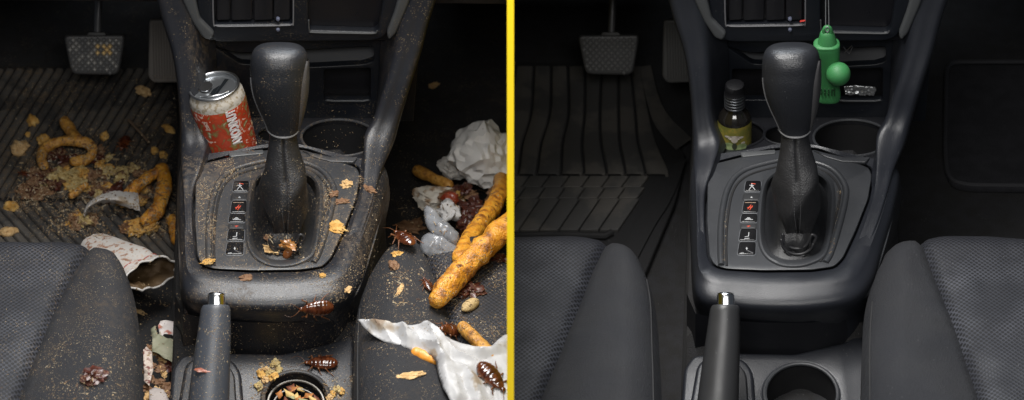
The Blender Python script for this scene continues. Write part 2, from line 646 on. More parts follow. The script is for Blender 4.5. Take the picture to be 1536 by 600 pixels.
def build_console():
    car = 'littered' if H.dirty else 'clean'
    lab = ('dusty charcoal centre console strewn with crumbs between the two front seats, in the dirty car' if H.dirty
           else 'spotless charcoal centre console with grained plastic between the two front seats, in the clean car')
    con = thing('centre_console', lab, 'centre console', TOP.P(424, 325) + Vector((0, 0, -0.22)))
    cpx = (424, 325)
    c3 = TOP.P(*cpx).xy
    Zl = lambda pts, z, n=5: star([PZ(p[0], p[1], z) for p in cr([(a, b) for a, b in pts], n)], c3, 128)
    out = roundless = PLATE
    o1 = outset(PLATE, 2.3, cpx)
    C1 = [(278, 236), (300, 232), (345, 226), (424, 214), (490, 226), (530, 236), (560, 240), (570, 252), (561, 300), (545, 350), (527, 392), (507, 416),
          (450, 423), (377, 424), (310, 420), (287, 412), (279, 392), (277, 330)]
    C2 = [(270, 252), (300, 238), (345, 232), (424, 220), (490, 232), (530, 242), (568, 248), (581, 262), (573, 312), (557, 366), (540, 420), (512, 449),
          (450, 460), (377, 461), (310, 455), (282, 446), (272, 420), (269, 345)]
    C3 = [(268, 292), (300, 272), (345, 265), (424, 250), (490, 265), (530, 272), (575, 270), (585, 290), (577, 338), (561, 398), (541, 446), (508, 475),
          (450, 486), (377, 485), (312, 478), (284, 469), (272, 450), (268, 380)]
    sm = lambda p, z: star([PZ(a, b, z) for a, b in roundpoly(p, 5, 3)], c3, 128)
    base = [sm(outset(PLATE, -3, cpx), -1.2), sm(o1, -1.2), sm(o1, -0.05), sm(outset(PLATE, 3.6, cpx), 0.05)]
    crest = blend_rings([Zl(C1, 0.15), Zl(C2, -1.1), Zl(C3, -4.0)], 6)
    e = crest[-1]
    cc = Vector((c3.x, c3.y, 0))
    low = []
    for dz, sc in ((-0.004, 0.985), (-0.02, 0.975), (-0.05, 0.97)):
        low.append([Vector((c3.x + (p.x - c3.x) * sc, c3.y + (p.y - c3.y) * (sc if p.y < c3.y else 1.0), p.z + dz)) for p in e])
    # side walls continue to the floor on both flanks, recess at the rear
    wall = [[Vector((p.x + (0.006 if p.x > c3.x else -0.006), p.y, -0.15)) for p in low[-1]]]
    g = loft(base + crest + low + wall)
    g.obj('body', m_plastic(), con, smooth=50)
    # seam trim running down the passenger flank
    tr = [PZ(*p) for p in ((577, 290, -1.5), (573, 312, -1.5), (561, 362, -1.5), (543, 418, -1.6), (530, 445, -2.2), (500, 462, -3.0))]
    sweep(cr(tr, 5, False), 0.0011, 6).obj('flank_seam', m_panel(), con)
    # black recess wall between the main body and the rear tray
    rec = []
    for z in (-3.6, -9.5):
        rec.append([PZ(u, v + (0 if z > -5 else 62), z) for u, v in ((262, 440), (275, 470), (320, 480), (377, 484), (450, 484), (500, 472), (532, 448))])
    loft(rec, closed=False).obj('recess_panel', m_dark(), con)

    # --- shifter plate: one lofted piece, with a bowl round the boot
    pl2 = outset(PLATE, -0.9, cpx)
    OV = [(377, 285), (384, 268), (400, 256), (424, 250), (452, 256), (472, 268), (480, 290), (478, 330), (472, 368), (463, 384), (440, 394), (416, 396), (396, 391), (380, 378), (373, 355), (373, 318)]
    ov = lambda d, z: Zl(outset(OV, d, (426, 330)), z)
    rings = [sm(pl2, -1.1), sm(pl2, 0.12), sm(outset(PLATE, -2.2, cpx), 0.25)]
    RO = [(314, 388), (312, 331), (322, 282), (345, 256), (386, 243), (424, 238), (459, 244), (484, 257), (500, 280), (498, 305), (485, 362), (474, 391), (440, 400), (377, 401), (330, 399)]
    rings += [Zl(outset(RO, 2, (410, 330)), 0.3), Zl(outset(RO, -4, (410, 330)), 0.3)]
    rings += [ov(6, 0.3), ov(3, 0.5), ov(0, 0.55), ov(-3, 0.35), ov(-6, -0.4), ov(-14, -1.6)]
    last = rings[-1]
    rings.append([cc.lerp(p, 0.45) + Vector((0, 0, -0.024 - 0)) if False else Vector((c3.x + (p.x - c3.x) * .4, c3.y + (p.y - c3.y) * .4, -0.022)) for p in last])
    pm = m_panel()
    plate = loft(rings, cap1=True).obj('shifter_plate', pm, con, smooth=35)
    # raised ridge that frames the inner panel
    ridge = [PZ(u, v, 0.3) for u, v in cr([(314, 398), (313, 375), (314, 331), (323, 285), (344, 258), (386, 244), (424, 239), (459, 245), (484, 257), (500, 280), (499, 305), (489, 345), (478, 380), (470, 394)], 5, False)]
    sweep(ridge, 0.0034, 10, flatten=0.9, nrm=(0, 0, 1)).obj('frame_ridge', pm, con, smooth=60)
    gut = [PZ(u, v, 0.36) for u, v in cr([(322, 398), (321, 370), (323, 331), (331, 288), (350, 265), (388, 252), (424, 247), (457, 253), (478, 263), (491, 282), (490, 305), (480, 345), (470, 378), (462, 392)], 5, False)]
    sweep(gut, 0.0013, 6, flatten=0.5, nrm=(0, 0, 1)).obj('groove', D('groove_black', (0.006, 0.006, 0.007), 0.8, dirt=1.6), con)
    # --- gear buttons
    B = [((349, 273), (373, 288), 1), ((347, 291), (371, 301), 0), ((346, 302.5), (369, 320), 1), ((343, 322.5), (367.5, 334.5), 1),
         ((343, 336), (366, 343), 0), ((341, 345), (366, 362), 1), ((339, 365), (365, 383), 1)]
    bt = mat('button_black', (0.006, 0.006, 0.007), 0.22, coat=0.4)
    bl = mat('button_grey', (0.022, 0.023, 0.025), 0.45)
    wh = mat('icon_white', (0.45, 0.46, 0.47), 0.6)
    rd = mat('icon_red', (0.62, 0.07, 0.03), 0.6)
    edge = mat('button_edge', (0.10, 0.105, 0.115), 0.3)
    names = ['glossy gear button with a white walking figure and red tick', 'flat grey gear button with a white dot', 'black gear button with a red scribbled symbol',
             'low black gear button with a white car symbol', 'narrow grey gear button with a red dash', 'square gear button with a white seat symbol', 'lowest gear button with a small white pin symbol']
    icons = [
        [('w', (-.1, .75), (-.1, .1)), ('w', (-.1, .2), (-.45, -.55)), ('w', (-.1, .2), (.3, -.55)), ('w', (-.4, .35), (.15, .3)), ('r', (-.2, .72), (.35, .62))],
        [('w', (-.12, 0), (.12, .05)), ('w', (0, .2), (.1, -.2))],
        [('r', (-.35, -.3), (.1, .45)), ('r', (-.1, -.4), (.3, .3)), ('r', (-.4, 0), (.25, .1)), ('o', (-.7, .85), (.7, .85))],
        [('w', (-.5, -.1), (.5, -.15)), ('w', (-.35, .1), (.25, .12)), ('w', (-.2, .3), (.12, .3))],
        [('r', (-.2, .1), (.25, .15)), ('r', (-.05, -.3), (.1, .3))],
        [('w', (.15, .6), (.1, -.1)), ('w', (.1, -.1), (-.35, -.2)), ('w', (-.4, -.5), (.2, -.45))],
        [('w', (0, .35), (.02, -.1)), ('w', (-.1, .15), (.12, .15)), ('w', (-.75, -.65), (-.35, -.6)), ('g', (.1, -.2), (.75, -.6))]]
    for i, ((x0, y0), (x1, y1), gl) in enumerate(B):
        sk = (y1 - y0) * 0.12
        outl = roundpoly([(x0 + sk, y0), (x1 + sk * .4, y0), (x1, y1), (x0 - sk * .4, y1)], 3.2)
        pl = flat(0.3)
        cx, cy = (x0 + x1) / 2, (y0 + y1) / 2
        socket = slab('button_bezel', pl, [outset(outl, 1.3, (cx, cy))], 0.002, edge if gl else bl, con, bevel=0.0004, top=0.0007)
        btn = slab('gear_button', pl, [outl], 0.003, bt if gl else bl, con, bevel=0.0006, top=0.0019 if gl else 0.0012)
        btn['label'] = names[i]
        g = G()
        hx, hy = (x1 - x0) / 2, (y1 - y0) / 2
        for kk, a, b in icons[i]:
            pa, pb = (pl.P(cx + q[0] * hx, cy - q[1] * hy, 0.0021 if gl else 0.0014) for q in (a, b))
            sweep([pa, pb], 0.00042 if kk != 'o' else 0.00035, 5, g, mi={'w': 0, 'r': 1, 'o': 2, 'g': 3}[kk], flatten=0.5)
        g.obj('button_symbol', [wh, rd, mat('icon_tan', (0.30, 0.20, 0.13), .5), mat('icon_dim', (0.12, 0.12, 0.13), .5)], btn)

    # --- wings rising to the dash, one each side
    def wing(B_, C_, D_, ys, sgn):
        rows = [[], [], [], [], [], [], []]
        for b, c, d, y in zip(B_, C_, D_, ys):
            pb, pc = PY(b[0], b[1], y), PY(c[0], c[1], y)
            pd = PY(d[0], d[1], max(y, 16.0) if d[2] is None else d[2])
            far = PY(b[0] - sgn * -9, b[1] + 10, y + 16) if y > 5 else pb + Vector((sgn * .004, 0, -.03))
            mid = (pb + pc) / 2 + Vector((0, -0.0015, 0.003)) * max(0.0, min(1.0, (y - 3) / 5))
            near = PY(b[0] - sgn * -1.5, b[1] + 2, y + 3.5) if y > 5 else pb + Vector((sgn * .002, 0, -.012))
            rows[0].append(far)
            rows[1].append(near)
            rows[2].append(pb)
            rows[3].append(mid)
            rows[4].append(pc)
            rows[5].append((pc * .6 + pd * .4) + Vector((0, 0, 0.0)))
            rows[6].append(pd)
        rows = [cr(r, 5, False) for r in rows]
        rows = blend_rings([rows[0], rows[1], rows[2], rows[3], rows[4], rows[5], rows[6]], 4)
        return loft(rows, closed=False)
    ys = (14, 13.2, 12.2, 11, 9.8, 8.2, 4.4, 0.98, -3.46, -8.6)
    Bl = [(231, -22), (244, 30), (259, 80), (267, 130), (271, 180), (272, 222), (273, 254), (275, 287), (277, 330), (280, 387)]
    Cl = [(270, -22), (284, 30), (293, 80), (296, 130), (300, 180), (309, 212), (300, 249), (289, 287), (288, 330), (291, 387)]
    Dl = [(310, -22, None), (320, 30, None), (324, 80, None), (325, 130, None), (326, 172, None), (328, 200, 12), (305, 257, 4.4), (291, 297, .98), (290, 340, -3.46), (293, 397, -8.6)]
    wing(Bl, Cl, Dl, ys, 1).obj('wing', m_plastic(), con, smooth=70)
    Br = [(660, -22), (643, 30), (630, 80), (614, 130), (599, 180), (589, 215), (572, 254), (563, 287), (550, 330), (530, 385)]
    Cr = [(618, -22), (606, 30), (594, 80), (578, 130), (561, 178), (548, 205), (548, 249), (543, 287), (530, 330), (509, 385)]
    Dr = [(578, -22, None), (574, 30, None), (570, 80, None), (567, 130, None), (562, 172, None), (552, 194, 12), (540, 257, 4.4), (539, 297, .98), (526, 340, -3.46), (505, 395, -8.6)]
    wing(Br, Cr, Dr, ys, -1).obj('wing', m_plastic(), con, smooth=70)

    # --- cup deck with three openings
    lr = 46 if H.dirty else 43
    cups = [(336, 201, lr), (408, 203, 30), (509, 207, 57)]
    holes = [circle_px(DECK, *c) for c in cups]
    outl = [DECK.p2(*p) for p in roundpoly([(285, 244), (285, 168), (577, 168), (577, 244)], 6)]
    if H.dirty:                                    # the small middle well runs into the can well
        holes[1] = circle_px(DECK, 409, 203, 24)
    slab('cup_deck', DECK, [outl] + holes, 0.006, m_dark(), con, px=False, bevel=0.0015)
    for (u, v, r), hole in zip(cups, holes):
        g = G()
        rr = [DECK.at(p.x, p.y, -0.003) for p in hole]
        c = sum(rr, Vector()) / len(rr)
        rings = [rr]
        for dz, s in ((-0.03, .97), (-0.058, .94), (-0.062, .90), (-0.062, .5)):
            rings.append([c + (p - c) * s + Vector((0, 0, dz)) for p in rr])
        loft(rings, g, cap1=True)
        cup = g.obj('cup_holder', m_pit(), con)
        lip = [DECK.at(p.x, p.y, 0.0004) for p in hole]
        g = sweep(lip + lip[:1], 0.0016, 8, cap=False, nrm=DECK.n)
        g.obj('rim', m_dark() if r < 50 else m_panel(), cup)
    # small ledges along the front of the deck
    lg = D('ledge_grey', (0.07, 0.072, 0.08), 0.35, dirt=.4)
    slab('deck_ledge', flat(0.3), [roundpoly([(342, 229), (395, 225), (396, 231), (345, 236)], 2.5)], 0.004, m_trim(), con, bevel=0.001, top=0.001)
    slab('deck_ledge', flat(0.3), [roundpoly([(452, 226), (497, 236), (537, 236), (531, 244), (495, 243), (470, 236)], 2.5)], 0.004, m_panel(), con, bevel=0.001, top=0.001)

    # --- rear tray with a cup holder
    if H.dirty:
        cu, cv, cr_ = 444, 598, 49
    else:
        cu, cv, cr_ = 434, 591, 55
    hole = circle_px(REAR, cu, cv, cr_)
    outl = [REAR.p2(*p) for p in roundpoly([(258, 552), (272, 532), (330, 528), (424, 530), (500, 512), (530, 492), (536, 780), (240, 780)], 8)]
    slab('rear_tray', REAR, [outl, hole], 0.03, m_plastic(), con, px=False, bevel=0.004, res=3)
    rr = [REAR.at(p.x, p.y, -0.004) for p in hole]
    c = sum(rr, Vector()) / len(rr)
    rings = [rr] + [[c + (p - c) * s + Vector((0, 0, dz)) for p in rr] for dz, s in ((-0.02, .96), (-0.035 if H.dirty else -0.055, .92), (-0.037 if H.dirty else -0.06, .4))]
    cup = loft(rings, cap1=True).obj('rear_cup_holder', m_dark() if H.dirty else m_pit(), con)
    lip = [REAR.at(p.x, p.y, 0.0006) for p in hole]
    sweep(lip + lip[:1], 0.0022, 8, cap=False, nrm=REAR.n).obj('rim', m_panel(), cup)
    if H.dirty:
        g = G()
        for s, hh, r_ in ((.86, -0.004, .0013), (.72, -0.010, .0010)):
            q = [c + (p - c) * s + Vector((0, 0, hh)) for p in rr]
            sweep(q + q[:1], r_, 6, g, cap=False, nrm=REAR.n)
        g.obj('wire_ring', mat('ring_metal', (0.16, 0.15, 0.135), 0.4, metal=0.6, dirt=.4), cup)
    # raised rim round the handbrake slot
    slot = roundpoly([(278, 548), (300, 538), (345, 540), (362, 560), (368, 640), (368, 790), (262, 790), (262, 640)], 14)
    slab('handbrake_surround', REAR, [slot], 0.02, m_plastic(), con, bevel=0.004, top=0.006, res=3)
    inner = roundpoly([(292, 556), (305, 548), (338, 550), (352, 566), (357, 640), (357, 780), (276, 780), (276, 640)], 10)
    slab('slot_gaiter', REAR, [inner], 0.01, m_dark(), con, bevel=0.002, top=0.0085, res=2)
    return con


def px_loft(pl, secs, n=36, depth=1.0, power=2.3, g=None, cap=True, arc=None, scale=1.0, push=0.0):
    """rings on a plane facing the camera; secs = (v, left, right, depth ratio)"""
    rings = []
    for v, l, r, dr in secs:
        a, b = pl.P(l, v), pl.P(r, v)
        c, hx = (a + b) / 2, (b - a).length / 2 * scale
        hy = hx * dr * depth
        ring = []
        rng = range(n) if arc is None else [arc[0] + (arc[1] - arc[0]) * i / (n - 1) for i in range(n)]
        for i in rng:
            t = 2 * math.pi * i / n if arc is None else i
            ct, st = math.cos(t), math.sin(t)
            x = math.copysign(abs(ct) ** (2 / power), ct)
            y = math.copysign(abs(st) ** (2 / power), st)
            ring.append(c + pl.ex * (x * (hx + push)) + pl.n * (y * (hy + push)))
        rings.append(ring)
    return loft(rings, g, arc is None, cap and arc is None, cap and arc is None)


def prof(keys, n=6):                                # smooth (v,l,r,d) profile
    return [tuple(p) for p in cr4(keys, n)]


def cr4(keys, n):
    out = []
    K = len(keys)
    for i in range(K - 1):
        p1, p2 = keys[i], keys[i + 1]
        p0 = keys[i - 1] if i else p1
        p3 = keys[i + 2] if i + 2 < K else p2
        for j in range(n):
            t = j / n
            out.append(tuple(0.5 * (2 * b + (c - a) * t + (2 * a - 5 * b + 4 * c - d) * t * t + (3 * b - a - 3 * c + d) * t ** 3) for a, b, c, d in zip(p0, p1, p2, p3)))
    out.append(tuple(keys[-1]))
    return out


def build_shifter():
    t20 = math.radians(20)
    base = TOP.P(424, 366)
    pl = Plane(base, (1, 0, 0), (0, math.sin(t20), math.cos(t20)))
    lab = ('dust-speckled black leather gear shifter with a crumb-filled boot, in the dirty car' if H.dirty
           else 'clean black leather gear shifter with a stitched boot, in the clean car')
    t = thing('gear_shifter', lab, 'gear shifter', base)
    K = [(67, 412, 430, .8), (68, 400, 441, .8), (71, 387.5, 452, .85), (78, 379.5, 459, .9), (90, 375.8, 462, .93), (105, 375, 462.5, .93), (120, 375.3, 462.5, .93), (140, 379, 461, .92),
         (160, 386.5, 457.5, .92), (176, 394, 453.5, .92), (190, 400, 449, .92), (202, 404, 446, .95)]
    if H.dirty:
        K = [(a, b, c, d) for a, b, c, d in K]
    sec = prof(K, 4)
    knob = px_loft(pl, sec, 44, power=2.5).obj('knob', m_leather(), t, smooth=70)
    # grey side insert
    sec2 = [s for s in sec if 84 < s[0] < 196]
    m = len(sec2)
    g = G()
    rings = []
    for i, (v, l, r, d) in enumerate(sec2):
        f = math.sin(math.pi * (i + 0.3) / (m - 0.4)) ** 0.45
        a, b = pl.P(l, v), pl.P(r, v)
        c, hx = (a + b) / 2, (b - a).length / 2
        ring = []
        for j in range(9):
            an = math.radians(12 + f * (-38 + 76 * j / 8))
            x = math.copysign(abs(math.cos(an)) ** (2 / 2.5), math.cos(an))
            y = math.copysign(abs(math.sin(an)) ** (2 / 2.5), math.sin(an))
            edge = -0.0006 if j in (0, 8) else 0.0011
            ring.append(c + pl.ex * (x * (hx + edge)) + pl.n * (y * (hx * d + edge)))
        rings.append(ring)
    loft(rings, g, closed=False).obj('side_insert', D('insert_grey', (0.060, 0.058, 0.060), 0.42, dirt=.6), knob, smooth=70)
    # bright piping where knob meets boot
    pip = []
    for i in range(25):
        an = math.pi * i / 24
        x = math.cos(an)
        v = 193 + 7 * (1 - abs(x) ** 3)
        l, r = 400.5 + (v - 190) * .30, 448.5 - (v - 190) * .22
        a, b = pl.P(l, v), pl.P(r, v)
        c, hx = (a + b) / 2, (b - a).length / 2
        pip.append(c + pl.ex * (-x * (hx + .0005)) + pl.n * (math.sin(an) * hx * .95 + .0005))
    side = []
    for v, l, r_, d in sec:
        if 112 < v < 196:
            a, b = pl.P(l, v), pl.P(r_, v)
            c, hx = (a + b) / 2, (b - a).length / 2
            an = math.radians(163)
            side.append(c + pl.ex * (math.copysign(abs(math.cos(an)) ** .8, math.cos(an)) * (hx + .0002)) + pl.n * (math.sin(an) ** .8 * hx * d + .0002))
    sweep(side, 0.0007, 6).obj('side_piping', mat('piping_grey', (0.13, 0.13, 0.135), 0.35, metal=.3), knob)
    sweep(pip, 0.0011, 6).obj('piping', mat('piping_silver', (0.20, 0.20, 0.205), 0.35, metal=.3), knob)
    # boot
    KB = [(196, 405, 445, .9), (210, 403.5, 446, .9), (230, 400, 451, .9), (252, 396, 458, .95), (275, 393, 462, .98), (300, 394, 462, .98), (322, 400, 457, .92), (342, 409, 449, .8), (360, 416, 442, .8), (376, 421, 438, .8)]
    rings = []
    for v, l, r, d in prof(KB, 5):
        a, b = pl.P(l, v), pl.P(r, v)
        c, hx = (a + b) / 2, (b - a).length / 2
        ring = []
        for i in range(48):
            an = 2 * math.pi * i / 48
            q = c + pl.ex * (math.cos(an) * hx) + pl.n * (math.sin(an) * hx * d)
            f = max(0, min(1, (v - 215) / 60))
            crease = 0.0030 * f * (1 - abs(math.sin(an * 1.5 - (v - 210) * 0.030 + .4))) * 1.4 - .0018 * f + 0.0022 * f * noise.noise(q * 45) + .0006 * noise.noise(q * 160)
            seam = -0.0022 * math.exp(-((an - math.pi / 2) / 0.07) ** 2)
            q += (q - c).normalized() * (crease + seam)
            ring.append(q)
        rings.append(ring)
    boot = loft(rings).obj('boot', m_boot(), t, smooth=70)
    g = G()
    for k in range(30):                             # stitches each side of the seam
        v = 214 + k * 5.1
        for s in (-1, 1):
            f = (v - 200) / 180
            uu = 424 + s * 2.6
            row = min(range(len(rings)), key=lambda i: abs(rings[i][12].z - pl.P(424, v).z))
            p = rings[row][12 + (-s)] + pl.n * 0.0006
            sweep([p, p + Vector((0, 0, -0.0022)) + pl.ey * -0.0006], 0.00042, 5, g)
    g.obj('stitching', mat('thread_dark', (0.06, 0.06, 0.064), 0.5), boot)
    # smooth flared skirt under the boot and the folded leather collar
    sk = []
    for k, (du, dv, z) in enumerate([(-3, -3, -0.4), (-9, -9, 0.3), (-16, -16, 2.1), (-21, -24, 4.6)]):
        OV = [(380, 283), (398, 262), (424, 253), (452, 262), (472, 285), (478, 330), (470, 368), (450, 388), (420, 394), (396, 390), (381, 372), (376, 325)]
        cc = TOP.P(426, 330)
        pts = [PZ(a, b, -0.4) for a, b in cr(OV, 4)]
        s_ = (.97, .80, .60, .38)[k]
        sk.append([Vector((cc.x + (p.x - cc.x) * s_ * (1.0 if k < 3 else .9), cc.y + (p.y - cc.y) * s_ + (0, .004, .012, .024)[k], z / 100 - 0.002)) for p in pts])
    loft(blend_rings(sk, 4)).obj('boot_skirt', D('skirt_leather', (0.010, 0.0105, 0.012), 0.46, grain=(900, .3), dirt=.5), t, smooth=70)
    g = G()
    for pts, r in (([(406, 352), (408, 362), (416, 370), (428, 373), (440, 369), (446, 360), (450, 352), (456, 356), (453, 364)], .0017),
                   ([(404, 360), (408, 372), (420, 380), (434, 381), (446, 375), (452, 366)], .0017),
                   ([(412, 378), (424, 388), (438, 383)], .0016)):
        sweep([pl.P(u, v, 0.012 + 0.0) for u, v in cr(pts, 5, False)], r, 8, g, round_end=True)
    g.obj('boot_fold', D('fold_leather', (0.015, 0.015, 0.017), 0.42), boot, smooth=70)
    # tucked leather apron below the folds
    ap = [[pl.P(a, v, h) for a in (408, 414, 421, 428, 436, 443, 448)] for v, h in ((350, .010), (365, .013), (380, .010), (392, .003))]
    ap = [[p + pl.n * (0.0025 * math.sin(i * 2.2)) for i, p in enumerate(r)] for r in ap]
    loft(blend_rings(ap, 3), closed=False).obj('boot_apron', m_boot(), boot, smooth=80)
    return t


def build_handbrake():
    du = 4 if H.dirty else 0
    tip = flat(3).P(321 + du, 440)
    a = math.radians(43)
    pl = Plane(tip, (1, 0, 0), (0, math.cos(a), math.sin(a)))
    lab = ('dusty grey handbrake lever with silver release button and a red-brown flake stuck on its grip' if H.dirty
           else 'clean black handbrake lever with bright silver release button')
    t = thing('handbrake_lever', lab, 'handbrake', tip + pl.ey * -0.22)
    K = [(458, 301, 338, 1), (459.5, 299.5, 340, 1), (464, 297.5, 341.5, 1), (472, 296, 342, 1), (500, 292, 342.5, 1), (540, 286, 341.5, 1), (600, 278, 340, 1), (660, 272, 338, 1), (720, 266, 336, 1)]
    K = [(v, l + du, r + du, d) for v, l, r, d in K]
    gm = D('handbrake_grip', (0.026, 0.0265, 0.028), 0.42, dirt=.5) if not H.dirty else D('handbrake_grip_grey', (0.050, 0.056, 0.068), 0.42, dirt=.5)
    px_loft(pl, prof(K, 4), 40, power=2.1).obj('grip', gm, t, smooth=60)
    K = [(438.6, 312, 328, .9), (439.5, 309.5, 331, .9), (442, 308, 333, 1), (447, 307.5, 334, 1), (460, 307, 334.5, 1), (466, 307, 334.5, 1)]
    K = [(v, l + du, r + du, d) for v, l, r, d in K]
    px_loft(pl, prof(K, 3), 28, power=2.4).obj('release_button', mat('chrome', (0.72, 0.73, 0.74), 0.16, metal=1.0), t, smooth=50)
    K = [(459, 306 + du, 335.5 + du, 1), (460.6, 305.5 + du, 336 + du, 1)]
    return t


def build_dash():
    lab = ('dark dashboard of the dirty car with dusty storage pockets and a button panel' if H.dirty
           else 'dark dashboard of the clean car with empty storage pockets and a switch panel')
    t = thing('dashboard', lab, 'dashboard', DASH.P(424, 120))
    # lower centre panel with pockets
    slot = roundpoly([(318, 68), (350, 78), (365, 79), (560, 69), (562, 92), (545, 97), (470, 101), (400, 98), (360, 96)], 6)
    box = roundpoly([(486, 104), (556, 102), (556, 151), (486, 151)], 4)
    lbox = roundpoly([(330, 104), (400, 104), (400, 150), (330, 150)], 4)
    outl = [(250, -60), (640, -60), (620, 182), (270, 182)]
    slab('lower_panel', DASH, [outl, slot, box] + ([] if H.dirty else [lbox]), 0.01, m_dash(), t, bevel=0.001)
    # sloped floor of the wide pocket, back walls of the pockets
    g = G()
    slope = [[DASH.P(u, v, h) for u, v in row] for row, h in (
        (((320, 66), (365, 66), (430, 66), (500, 66), (564, 66)), -0.035), (((320, 72), (365, 84), (430, 86), (500, 84), (564, 76)), -0.018),
        (((325, 80), (365, 99), (430, 102), (500, 101), (564, 96)), -0.0015))]
    loft(slope, g, closed=False)
    g.obj('pocket_floor', D('pocket_grey', (0.075, 0.077, 0.083), 0.45, dirt=.2), t)  # light caught by the slope is painted in as a paler grey
    for bx in ([box] if H.dirty else [box, lbox]):
        x0, x1 = bx[0][0] - 6, bx[0][0] + 80
        g = G()
        A = [DASH.P(u, v, h) for u, v, h in ((x0, 98, -0.03), (x1, 98, -0.03), (x1, 140, -0.03), (x0, 140, -0.03), (x1, 156, -0.002), (x0, 156, -0.002))]
        g.add(A, [(0, 1, 2, 3), (3, 2, 4, 5)])
        g.obj('pocket_liner', mat('pocket_black', (0.007, 0.007, 0.009), 0.5), t, smooth=0)
    # lip at the square pocket
    sweep([DASH.P(u, v, .0012) for u, v in ((490, 150.5), (500, 151.5), (545, 151.5), (553, 150))], 0.0011, 8).obj('pocket_lip', m_trim(), t)
    # fascia standing proud of the panel
    F = upright(13.6, 0.02)
    fas = roundpoly([(286, -70), (300, 40), (314, 60), (330, 64), (560, 62), (578, 56), (600, 0), (612, -70)], 8)
    b1 = roundpoly([(322, -60), (438, -60), (438, 36.5), (322, 38)], 4)
    b2 = roundpoly([(463, -60), (584, -60), (568, 44), (562, 49), (463, 46)], 5)
    slab('fascia', F, [fas, b1, b2], 0.012, m_dash(), t, bevel=0.0025, res=3)
    g = G()
    g.add([F.P(u, v, -0.011) for u, v in ((300, -60), (600, -60), (600, 60), (300, 60))], [(0, 1, 2, 3)])
    g.obj('fascia_recess', mat('recess_black', (0.006, 0.006, 0.008), 0.35), t, smooth=0)
    # switch block
    bl = mat('switch_black', (0.010, 0.010, 0.012), 0.35)
    for x0, x1 in ((325, 345), (347, 378), (381, 409), (411, 435)):
        slab('switch', F, [roundpoly([(x0, -60), (x1, -60), (x1, 33), (x0, 34)], 3)], 0.006, bl, t, bevel=0.001, top=-0.004)
    sweep([F.P(u, v, .0006) for u, v in cr([(319, -58), (320, 30), (324, 38), (335, 39.5), (380, 39), (430, 38), (438, 36), (440, 30), (440, -58)], 4, False)], 0.0008, 6).obj('switch_outline', mat('line_grey', (0.14, 0.14, 0.15), 0.4), t)
    stud = mat('stud_blue_grey', (0.10, 0.11, 0.16), 0.3)
    for u, v in ((417, 44.5), (417, 29)):
        px_loft(F, [(v, u - 3, u + 3, .5)] * 1 + [(v + .01, u - 2.6, u + 2.6, .8)], 12)
        g = G()
        c = F.P(u, v, 0.001)
        loft([[c + (F.ex * math.cos(i * .5236) + F.ey * math.sin(i * .5236)) * r + F.n * h for i in range(12)] for r, h in ((.0022, -.002), (.002, .0008), (.0012, .0016))], g, cap1=True)
        g.obj('indicator_stud', stud, t)
    if not H.dirty:
        g = G()
        sweep([F.P(433, 32, .002), F.P(439, 31, .002)], 0.001, 6, g, round_end=True)
        g.obj('warning_lamp', mat('lamp_red', (0.5, 0.03, 0.02), 0.4), t)
    # grey bead along the lower edge of the big recess
    sweep([F.P(u, v, .0006) for u, v in cr([(463, 30), (464, 45), (470, 48.5), (520, 49.5), (560, 50), (566, 46)], 4, False)], 0.0009, 6).obj('recess_edge', m_trim(), t)
    # slanting grey trims left and right of the fascia
    for P4, nm in (([(255, -75), (274, -75), (300, 30), (322, 52), (316, 62), (304, 58), (288, 34), (268, -10)], 0), ([(636, -75), (618, -75), (592, 20), (580, 52), (583, 62), (594, 52), (612, 10), (622, -20)], 1)):
        slab('fascia_trim', upright(13.0, .02), [roundpoly(P4, 5)], 0.012, m_trim(), t, bevel=0.003, res=3)
    # underside rails of the dash to either side: they roof the footwells
    for sx, vb in ((-1, 9), (1, 8 if H.dirty else 4)):
        Y0 = 20
        e = PY(0, vb, Y0)
        z = e.z
        x0, x1 = (-0.62, PY(246, 0, Y0).x) if sx < 0 else (PY(630, 0, Y0).x, 0.62)
        prof_ = [(0.19, z + 0.25), (0.195, z + 0.08), (0.20, z + 0.02), (0.205, z + 0.004), (0.215, z), (0.25, z - 0.002), (0.45, z - 0.01), (0.78, z - 0.02), (0.78, z + 0.3)]
        rows = [[Vector((x, y, zz)) for y, zz in prof_] for x in (x0, (x0 + x1) / 2, x1)]
        loft(rows, closed=False).obj('lower_rail', m_dash(), t, smooth=60)
    g = G()
    rows = [[Vector((x, y, zz)) for y, zz in ((0.13, 0.22), (0.14, 0.30), (0.20, 0.36), (0.8, 0.38))] for x in (-0.62, 0, 0.62)]
    loft(rows, g, closed=False)
    g.obj('top_cover', m_dash(), t, smooth=50)
    return t


